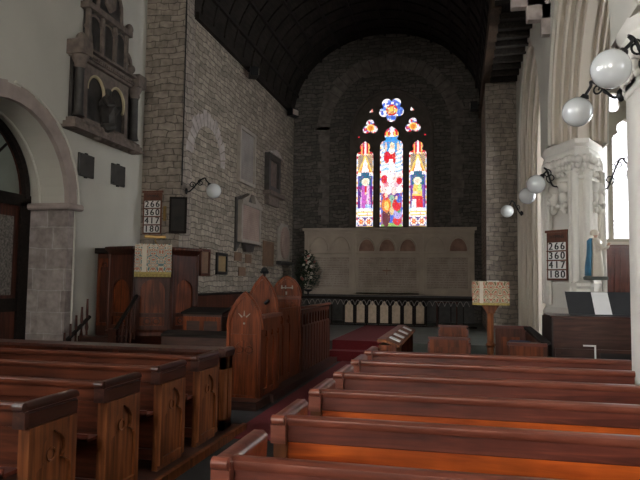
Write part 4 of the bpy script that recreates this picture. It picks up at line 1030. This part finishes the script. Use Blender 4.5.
framed('brown_plaque', 'tall brown brass plaque below the black memorial', 'plaque', 16.28, 1.92, .95, .68, 'brassplate', 'brassplate', .05, .03)
for y, z, w, h, lab in ((13.92, 1.98, .46, .20, 'small brown plaque under the marble memorial, left one of the upper two'), (14.66, 1.95, .44, .22, 'small brown plaque under the marble memorial, right one of the upper two'), (14.22, 1.63, .48, .21, 'small brown plaque under the marble memorial, the lowest of three')):
    tag(MB().box(CN, CN+.02, y-w/2, y+w/2, z, z+h).build('small_plaque', 'brassplate'), lab, 'plaque', 'small plaques under the marble memorial')
framed('framed_notice', 'narrow dark framed brown notice right of the pulpit', 'picture', 11.93, 1.60, .50, .56, 'brassplate', 'oak', .06, .05)
framed('framed_notice', 'black framed yellowish notice right of the narrow framed one', 'picture', 12.86, 1.64, .62, .48, 'yellowpaper', 'iron', .07, .05)
t = thing('dark_painting', 'tall black framed dark picture at the stone corner above the pulpit', 'picture', (-5.155, YA-.04, 2.38), math.radians(20))
MB().slab([(-.16, 0), (.16, 0), (.16, .68), (-.16, .68)], [[(-.12, .04), (.12, .04), (.12, .64), (-.12, .64)]], (0, -.03, 0), (1, 0, 0), (0, 0, 1), .05).build('frame', 'black', t)
MB().box(-.12, .12, -.05, -.03, .04, .64).build('painting', 'paintdark', t)
tag(MB().box(-5.46, -5.42, YA-.05, YA, 2.62, 2.9).build('wall_hook', 'brass'), 'small brown metal fitting on the stone beside the left hymn board', 'fitting')
tag(MB().tube([(CN+.015, YA+.03, 3.3), (CN+.02, YA+.03, 5.2), (CN+.01, YA+.03, 8.8)], .011, 6).build('lamp_cable', 'iron'), 'thin black cable running up the stone corner', 'cable')
def flood(label, loc, rz):
    t = thing('floodlight', label, 'floodlight', loc, rz, 'small black floodlights under the roof')
    MB().box(-.16, .16, -.26, -.06, -.16, .06).build('housing', 'iron', t)
    MB().box(-.13, .13, -.272, -.26, -.13, .03).build('glass', 'marble_edge', t)
    MB().tube([(0, 0, 0), (0, -.08, -.02)], .03, 8).build('mount', 'iron', t)
flood('small black floodlight under the roof on the left wall, the nearer one', (CN+.08, 14.1, 6.66), RN+.5)
flood('small black floodlight under the roof at the far left corner', (CN+.08, 17.9, 6.66), RN-.4)
flood('small black floodlight under the roof on the right wall', (CS-.06, 17.9, 6.60), -RN)
tag(MB().box(CS-.3, CS-.26, 15.36, 15.4, 2.0, 2.4).build('wall_box', 'marble_edge'), 'small pale box', 'box') if False else None
# ------------------------------------------------------------------ reredos
t = thing('reredos', 'wide brown stone reredos with blind arches and lettered panels below the east window', 'reredos', (-2.14, 18.62, .36))
RW = 2.54
MB().box(-RW, RW, 0, .16, .80, 2.72).build('stone_back', 'reredos', t); MB().box(-RW, RW, 0, .16, 0, .80).build('black_lower_back', 'mondark', t)  # back below the lettered panels is simply coloured black
m = MB().box(-RW-.06, RW+.08, -.14, .16, 2.72, 2.80).box(-RW-.02, RW+.02, -.07, .16, 2.62, 2.72); m.build('cornice', 'reredos', t, bevel=.01)
m = MB()
for x in (-RW+.05, -1.0, 1.02, RW-.05): m.box(x-.06, x+.06, -.06, 0, .80, 2.62)
m.box(-RW, RW, -.05, 0, 2.02, 2.07).box(-RW, RW, -.05, 0, .78, .86)
m.build('pilasters', 'reredos', t, bevel=.01)
for x0, n in ((-2.42, 2), (-.93, 3), (1.09, 2)):
    w = (1.86 if n == 3 else 1.34)/n
    for k in range(n):
        c = x0+w*(k+.5)
        a = MB().tube([(c+w*.42*math.cos(q), -.02, 2.12+w*.62*math.sin(q)) for q in [PI*i/14 for i in range(15)]], .028, 6).build('blind_arch', 'reredos', t, 50)
        if n == 3 or (x0 > 0 and k == 1):
            MB().slab([(c+w*.37*math.cos(q), 2.10+w*.56*math.sin(q)) for q in [PI*i/14 for i in range(15)]], [], (0, -.004, 0), (1, 0, 0), (0, 0, 1), .008).build('mural', 'reredos_red', a)
for x0, x1 in ((-2.30, -1.15), (-.86, .88), (1.18, 2.36)):
    MB().box(x0, x1, -.012, 0, .98, 1.92).build('lettered_panel', 'reredos_text', t)
MB().box(-.95, .95, -.05, 0, .80, .96).build('inscription_band', 'reredos_text', t)
MB().box(-.012, .012, -.03, -.012, 1.38, 1.60).box(-.13, .13, -.03, -.012, 1.49, 1.53).build('small_cross', 'reredos_red', t)
# altar
t = thing('altar', 'altar with seven pale arched panels behind the dark altar rail', 'altar', (-2.06, 17.3, .36))
MB().box(-1.12, 1.12, 0, .75, 0, .66).build('altar_body', 'black', t)
MB().box(-1.25, 1.25, -.04, .8, .66, .73).build('altar_top', 'black', t)
for k in range(7):
    c = -.99+.33*k
    m = MB().slab([(c-.11, .03), (c+.11, .03), (c+.11, .50), (c+.06, .55), (c+.045, .60), (c, .64), (c-.045, .60), (c-.06, .55), (c-.11, .50)], [], (0, -.0, 0), (1, 0, 0), (0, 0, 1), .02)
    m.build('arched_panel', 'frontal', t)
# altar rail
t = thing('altar_rail', 'long dark altar rail with pointed tracery across the sanctuary', 'altar rail', (-1.98, 16.5, .36))
MB().box(-2.5, 2.4, -.06, .06, .70, .77).build('top_rail', 'black', t)
m = MB()
for k in range(-4, 11):
    x = -1.086+.3147*k; m.box(x-.014, x+.014, -.014, .014, 0, .55)
m.box(-2.5, 2.4, -.02, .02, 0, .04); m.build('uprights', 'black', t)
m = MB()
for k in range(-8, 21):
    c = -1.086+.3147/2*(k+.5)
    for sx in (-1, 1): m.tube([(c+sx*(.078-.078*(i/6)), 0, .55+.13*math.sin(PI/2*i/6)) for i in range(7)], .008, 5)
m.build('tracery', 'tablet', t)
# credence / side table items dark at right behind the rail
t = thing('credence_table', 'small dark side table behind the altar rail at the right', 'table', (-.35, 16.95, .36))
MB().box(-.3, .3, 0, .4, .62, .66).build('tabletop', 'oak', t)
for x in (-.26, .26):
    for y in (.04, .36): MB().tube([(x, y, 0), (x, y, .62)], .02, 8).build('leg', 'oak', t)
# flowers
t = thing('flower_arrangement', 'tall arrangement of cream and pink flowers on a pedestal left of the reredos', 'flowers', (-4.33, 17.65, .36))
MB().lathe([(.16, 0), (.15, .03), (.03, .08), (.025, .85), (.13, .9), (.13, .93)], seg=14).build('pedestal', 'iron', t, 50)
rnd = random.Random(11); m = MB()
for k in range(1000):
    zz = rnd.betavariate(1.6, 2.0)*1.15; w = .34*math.sin(PI*min(1, .18+zz/1.35))+.04
    a = rnd.uniform(0, 2*PI); rr = w*math.sqrt(rnd.random()); p = Vector((rr*math.cos(a)-.04, rr*math.sin(a), .92+zz))
    d = Vector((math.cos(a), math.sin(a), rnd.uniform(-.3, .9))).normalized(); q = d.cross(V(0,0,1)).normalized(); l = rnd.uniform(.07, .15)
    v = [m.bm.verts.new(x) for x in (p, p+d*l*.5+q*l*.28+V(0,0,.008), p+d*l, p+d*l*.5-q*l*.28+V(0,0,.008))]; m.bm.faces.new(v)
f = m.build('foliage', 'leaf', t); f['kind'] = 'stuff'
for k in range(20):
    zz = rnd.uniform(.12, 1.05); w = .24*math.sin(PI*min(1, .18+zz/1.35)); a = rnd.uniform(-2.9, -.2)
    c = (w*math.cos(a)+.05, w*math.sin(a)-.02, .92+zz)
    m = MB().ball(c, .036, 1, 1, .8, 10, 6)
    for j in range(5): m.ball((c[0]+.024*math.cos(j*1.256), c[1]-.02, c[2]+.024*math.sin(j*1.256)), .022, u=8, v=5)
    m.build('flower', 'rosewhite' if k % 3 else 'rosepink', t, 60)
# ------------------------------------------------------------------ right side furniture
t = thing('choir_book_desk', 'long narrow wooden book desk beside the carpet with white sheets on it', 'desk', (-.80, 7.05, 0))
for y in (0, 2.5): MB().box(-.10, .10, y, y+.05, 0, .80).build('end_panel', 'stall', t)
MB().box(-.10, -.075, .05, 2.5, 0, .80).build('side_panel', 'pew_end', t)
MB().prism([(-.12, 0, .83), (-.12, 0, .865), (-.03, 0, .865), (.13, 0, .80), (.13, 0, .77), (-.03, 0, .83)], (0, 2.55, 0)).build('sloping_top', 'pew_end', t)
for k, y in enumerate((.35, .85, 1.45, 2.1)):
    lab = ('nearest', 'second nearest', 'third nearest', 'farthest')[k]
    o = MB().box(-.065, .065, -.10, .10, 0, .006).build('service_sheet', 'paper')
    o.location = (-.752, 7.05+y, .838); o.rotation_euler = (0, .39, 0)
    tag(o, 'white sheet lying on the long book desk, the %s of four' % lab, 'paper', 'white sheets on the book desk')
def low_front(label, x0, x1, y, h, mat):
    t = thing('choir_bench', label, 'bench', ((x0+x1)/2, y, 0)); w = (x1-x0)/2
    MB().box(-w, w, 0, .04, 0, h-.03).build('back_panel', mat, t)
    MB().box(-w-.02, w+.02, -.02, .07, h-.03, h).build('top_rail', 'pew_dark', t)
    for sx in (-1, 1): MB().box(sx*w-.025, sx*w+.025, 0, .42, 0, h-.06).build('end_panel', 'pew_dark', t)
    MB().box(-w, w, .04, .4, .42, .45).build('seat', 'pew_dark', t)
    m = MB().slab([(-w, 0), (w, 0), (w, h-.03), (-w, h-.03)], [[(-w+.07, .1), (w-.07, .1), (w-.07, h-.12), (-w+.07, h-.12)]], (0, 0, 0), (1, 0, 0), (0, 0, 1), .012); m.build('moulding', mat, t)
low_front('short low seat with pale-lit back, nearer one of two left of the lectern', -.37, .10, 7.9, .84, 'stall')
low_front('short low seat behind the nearer one, left of the lectern post', -.29, .09, 9.3, .90, 'stall')
o = MB().box(-.13, -.02, 8.98, 9.12, .60, .64).box(-.12, -.03, 8.99, 9.11, .64, .67)
t = thing('box_desk', 'low panelled desk enclosure right of the lectern with sloping side rail', 'desk', (.5, 7.5, 0))
MB().box(0, .42, 2.0, 2.05, 0, .86).build('back_panel', 'stall', t)
m = MB().slab([(0, 0), (.42, 0), (.42, .86), (0, .86)], [[(.08, .2), (.34, .2), (.34, .74), (.08, .74)]], (0, 2.0, 0), (1, 0, 0), (0, 0, 1), .02); m.build('panel_moulding', 'oak', t)
MB().box(-.02, .45, 1.97, 2.08, .86, .90).build('top_rail', 'pew_dark', t)
m = MB().prism([(.42, 0, 0), (.47, 0, 0), (.47, 2.05, 0), (.42, 2.05, 0)], (0, 0, .82)); m.build('side_panel', 'oak', t)
MB().prism([(.40, 0, .82), (.50, 0, .82), (.50, 2.05, .86), (.40, 2.05, .86)], (0, 0, .035)).build('side_rail', 'black', t)
MB().box(.05, .42, .0, .05, 0, .80).build('front_panel', 'stall', t)
MB().box(.03, .46, -.03, .10, .80, .835).build('front_rail', 'pew_dark', t)
tag(MB().box(.62, .86, 8.1, 8.4, .0, .70).build('stool', 'pew_dark'), 'dark wooden stool inside the panelled desk enclosure', 'stool')
t = thing('hassock', 'dark blue cushion on the stool inside the desk enclosure', 'cushion', (.74, 8.25, .70))
MB().box(-.14, .14, -.15, .15, 0, .09).build('cushion', 'bluecloth', t, bevel=.03)
# lectern
t = thing('lectern', 'wooden lectern on a slender post with gold embroidered hanging', 'lectern', (.41, 9.0, 0))
m = MB().lathe([(.26, 0), (.26, .06), (.20, .08), (.10, .14), (.06, .2), (.075, .25), (.045, .3), (.045, .62), (.07, .66), (.045, .70), (.045, 1.15)], seg=8); m.build('post', 'pew_end', t)
m = MB()
for sx in (-1, 1): m.prism([(0, -.02, 1.02), (sx*.14, -.02, 1.24), (0, -.02, 1.24)], (0, .04, 0))
m.build('brackets', 'pew_end', t)
MB().prism([(-.24, -.17, 1.50), (-.24, .17, 1.30), (-.24, .17, 1.26), (-.24, -.17, 1.46)], (.48, 0, 0)).box(-.06, .06, -.06, .06, 1.1, 1.38).build('book_rest', 'pew_end', t)
MB().box(-.245, .245, -.19, -.18, 1.24, 1.54).build('embroidered_fall', 'fall2', t)
MB().box(-.245, .245, -.192, -.178, 1.215, 1.245).build('fringe', 'fringe', t)
MB().box(-.15, -.10, -.194, -.19, 1.24, 1.54).build('white_band', 'creamrobe', t)
o = MB().box(-.07, .09, -.15, .05, 0, .02).build('lectern_book', 'paper'); o.location = (.43, 9.0, 1.455); o.rotation_euler = (-.53, 0, 0)
tag(o, 'open white book lying on top of the lectern', 'book')
# piano
t = thing('upright_piano', 'dark walnut upright piano seen from behind before the white pillar', 'piano', (1.10, 8.0, 0))
MB().box(0, 1.45, 0, .62, .1, 1.10).build('case', 'piano', t)
MB().box(-.02, 0, .0, .9, 0, 1.10).build('side_cheek', 'pianoside', t)
MB().box(1.45, 1.47, .0, .9, 0, 1.10).build('side_cheek', 'pianoside', t)
MB().box(-.03, 1.48, -.02, .66, 1.10, 1.13).build('lid', 'piano', t, bevel=.006)
MB().box(.02, 1.43, -.02, 0, .70, .74).box(.02, 1.43, -.015, 0, .1, .14).box(.02, .08, -.015, 0, .14, .7).build('back_rail', 'piano', t)
MB().box(0, 1.45, .62, .92, .62, .74).build('keyboard_case', 'piano', t)
MB().box(.52, 1.43, -.006, 0, .15, .70).build('dark_recess_plate', 'pianoside', t)  # black plate gives the piano back its dark recess by colour
tag(MB().box(1.43, 1.57, 7.965, 7.98, .775, .792).box(1.555, 1.572, 7.965, 7.98, .60, .792).build('corner_strip', 'card'), 'white angled strip fixed low on the back of the piano', 'strip')
t = thing('music_stand', 'black music desk standing on top of the piano', 'music stand', (1.60, 8.25, 1.13))
MB().prism([(-.28, -.02, 0), (-.31, .10, .29), (.56, .10, .29), (.56, -.02, 0)], (0, .015, 0)).build('board', 'standblack', t)
MB().box(-.28, .56, -.08, .0, 0, .015).build('foot', 'standblack', t)
o = MB().prism([(-.08, 0, 0), (-.105, .115, .27), (.085, .115, .27), (.115, 0, 0)], (0, .004, 0)).build('sheet_music', 'paper'); o.location = (1.70, 8.222, 1.146)
tag(o, 'white sheet of music leaning on the black music desk', 'sheet music')
# cupboard in the aisle
t = thing('aisle_cupboard', 'reddish wooden cupboard under the bright aisle window', 'cupboard', (3.45, 14.9, .0))
MB().box(-.75, .75, 0, .45, 0, 2.36).build('body', 'cupboard', t); MB().box(-.79, .79, -.04, .46, 2.36, 2.41).build('cornice', 'cupboard', t)
for x in (-.72, .02): MB().slab([(x, .1), (x+.7, .1), (x+.7, 2.3), (x, 2.3)], [[(x+.08, .2), (x+.62, .2), (x+.62, 2.2), (x+.08, 2.2)]], (0, 0, 0), (1, 0, 0), (0, 0, 1), .02).build('door', 'cupboard', t)
# statue on bracket
t = thing('statue', 'small painted statue in blue cloak and cream robe on the right side of the pillar', 'statue', (1.94, 9.74, 1.58), math.radians(85)); t.scale = (1.45, 1.45, 1.0)
MB().box(-.11, .11, -.10, .12, 0, .05).build('base', 'slate', t, bevel=.01)
MB().lathe([(.085, .05), (.09, .1), (.075, .3), (.065, .42), (.06, .5), (.075, .56), (.04, .60), (.025, .62)], seg=20, sy=.85).build('robe', 'creamrobe', t, 60)
m = MB()     # cloak: open shell round the back and left side
rings = []
for z, r in ((.06, .11), (.2, .105), (.36, .09), (.5, .085), (.57, .085), (.61, .06)):
    rings.append([(r*math.cos(a), r*.9*math.sin(a)+.01, z) for a in [-.3+PI*.93*k/14 for k in range(15)]])
vv = [[m.bm.verts.new(p) for p in r_] for r_ in rings]
for a, b in zip(vv, vv[1:]):
    for i in range(14): m.bm.faces.new((a[i], a[i+1], b[i+1], b[i]))
o = m.build('cloak', 'bluerobe', t, 60); o.modifiers.new('s', 'SOLIDIFY').thickness = .012
MB().ball((0, 0, .68), .036, .85, .95, 1.15, 14, 10).tube([(0, 0, .60), (0, 0, .66)], .018, 8).ball((0, -.034, .677), .008).build('head', 'skin', t, 60)
MB().lathe([(.040, 0), (.046, .03), (.04, .06), (.02, .08), (.004, .085)], (0, .012, .655), 14).build('veil', 'creamrobe', t, 60)
m = MB()
for sx in (-1, 1): m.tube([(sx*.07, -.01, .54), (sx*.085, -.04, .45), (sx*.03, -.10, .47), (sx*.008, -.12, .50)], [.03, .028, .018, .010], 8)
m.build('sleeves', 'creamrobe', t, 60)
m = MB()
for sx in (-1, 1):
    m.ball((sx*.008, -.125, .515), .012, .6, .8, 1.3, 8, 6)
    for k in range(4): m.tube([(sx*.006, -.118-.005*k, .52), (sx*.004, -.121-.005*k, .548-.003*abs(k-1))], .0035, 5)
    m.tube([(sx*.010, -.112, .51), (sx*.008, -.106, .53)], .004, 5)
m.build('praying_hands', 'skin', t, 60)
# ------------------------------------------------------------------ camera, world
cam = bpy.data.cameras.new('camera'); co = bpy.data.objects.new('camera', cam); C.objects.link(co)
cam.sensor_width = 36; cam.lens = 620/640*36; cam.clip_start = .05
co.matrix_world = Matrix.Translation((0, 0, 1.5)) @ Matrix.Rotation(.2225, 4, 'Z') @ Matrix.Rotation(PI/2+.068, 4, 'X') @ Matrix.Rotation(.012, 4, 'Z')
bpy.context.scene.camera = co
w = bpy.data.worlds.new('world'); bpy.context.scene.world = w; w.use_nodes = True
w.node_tree.nodes['Background'].inputs[0].default_value = (.8, .88, 1, 1); w.node_tree.nodes['Background'].inputs[1].default_value = .6
vs = bpy.context.scene.view_settings; vs.view_transform = 'Standard'; vs.look = 'None'; vs.gamma = 1; vs.use_curve_mapping = False
vs.exposure = 1.35
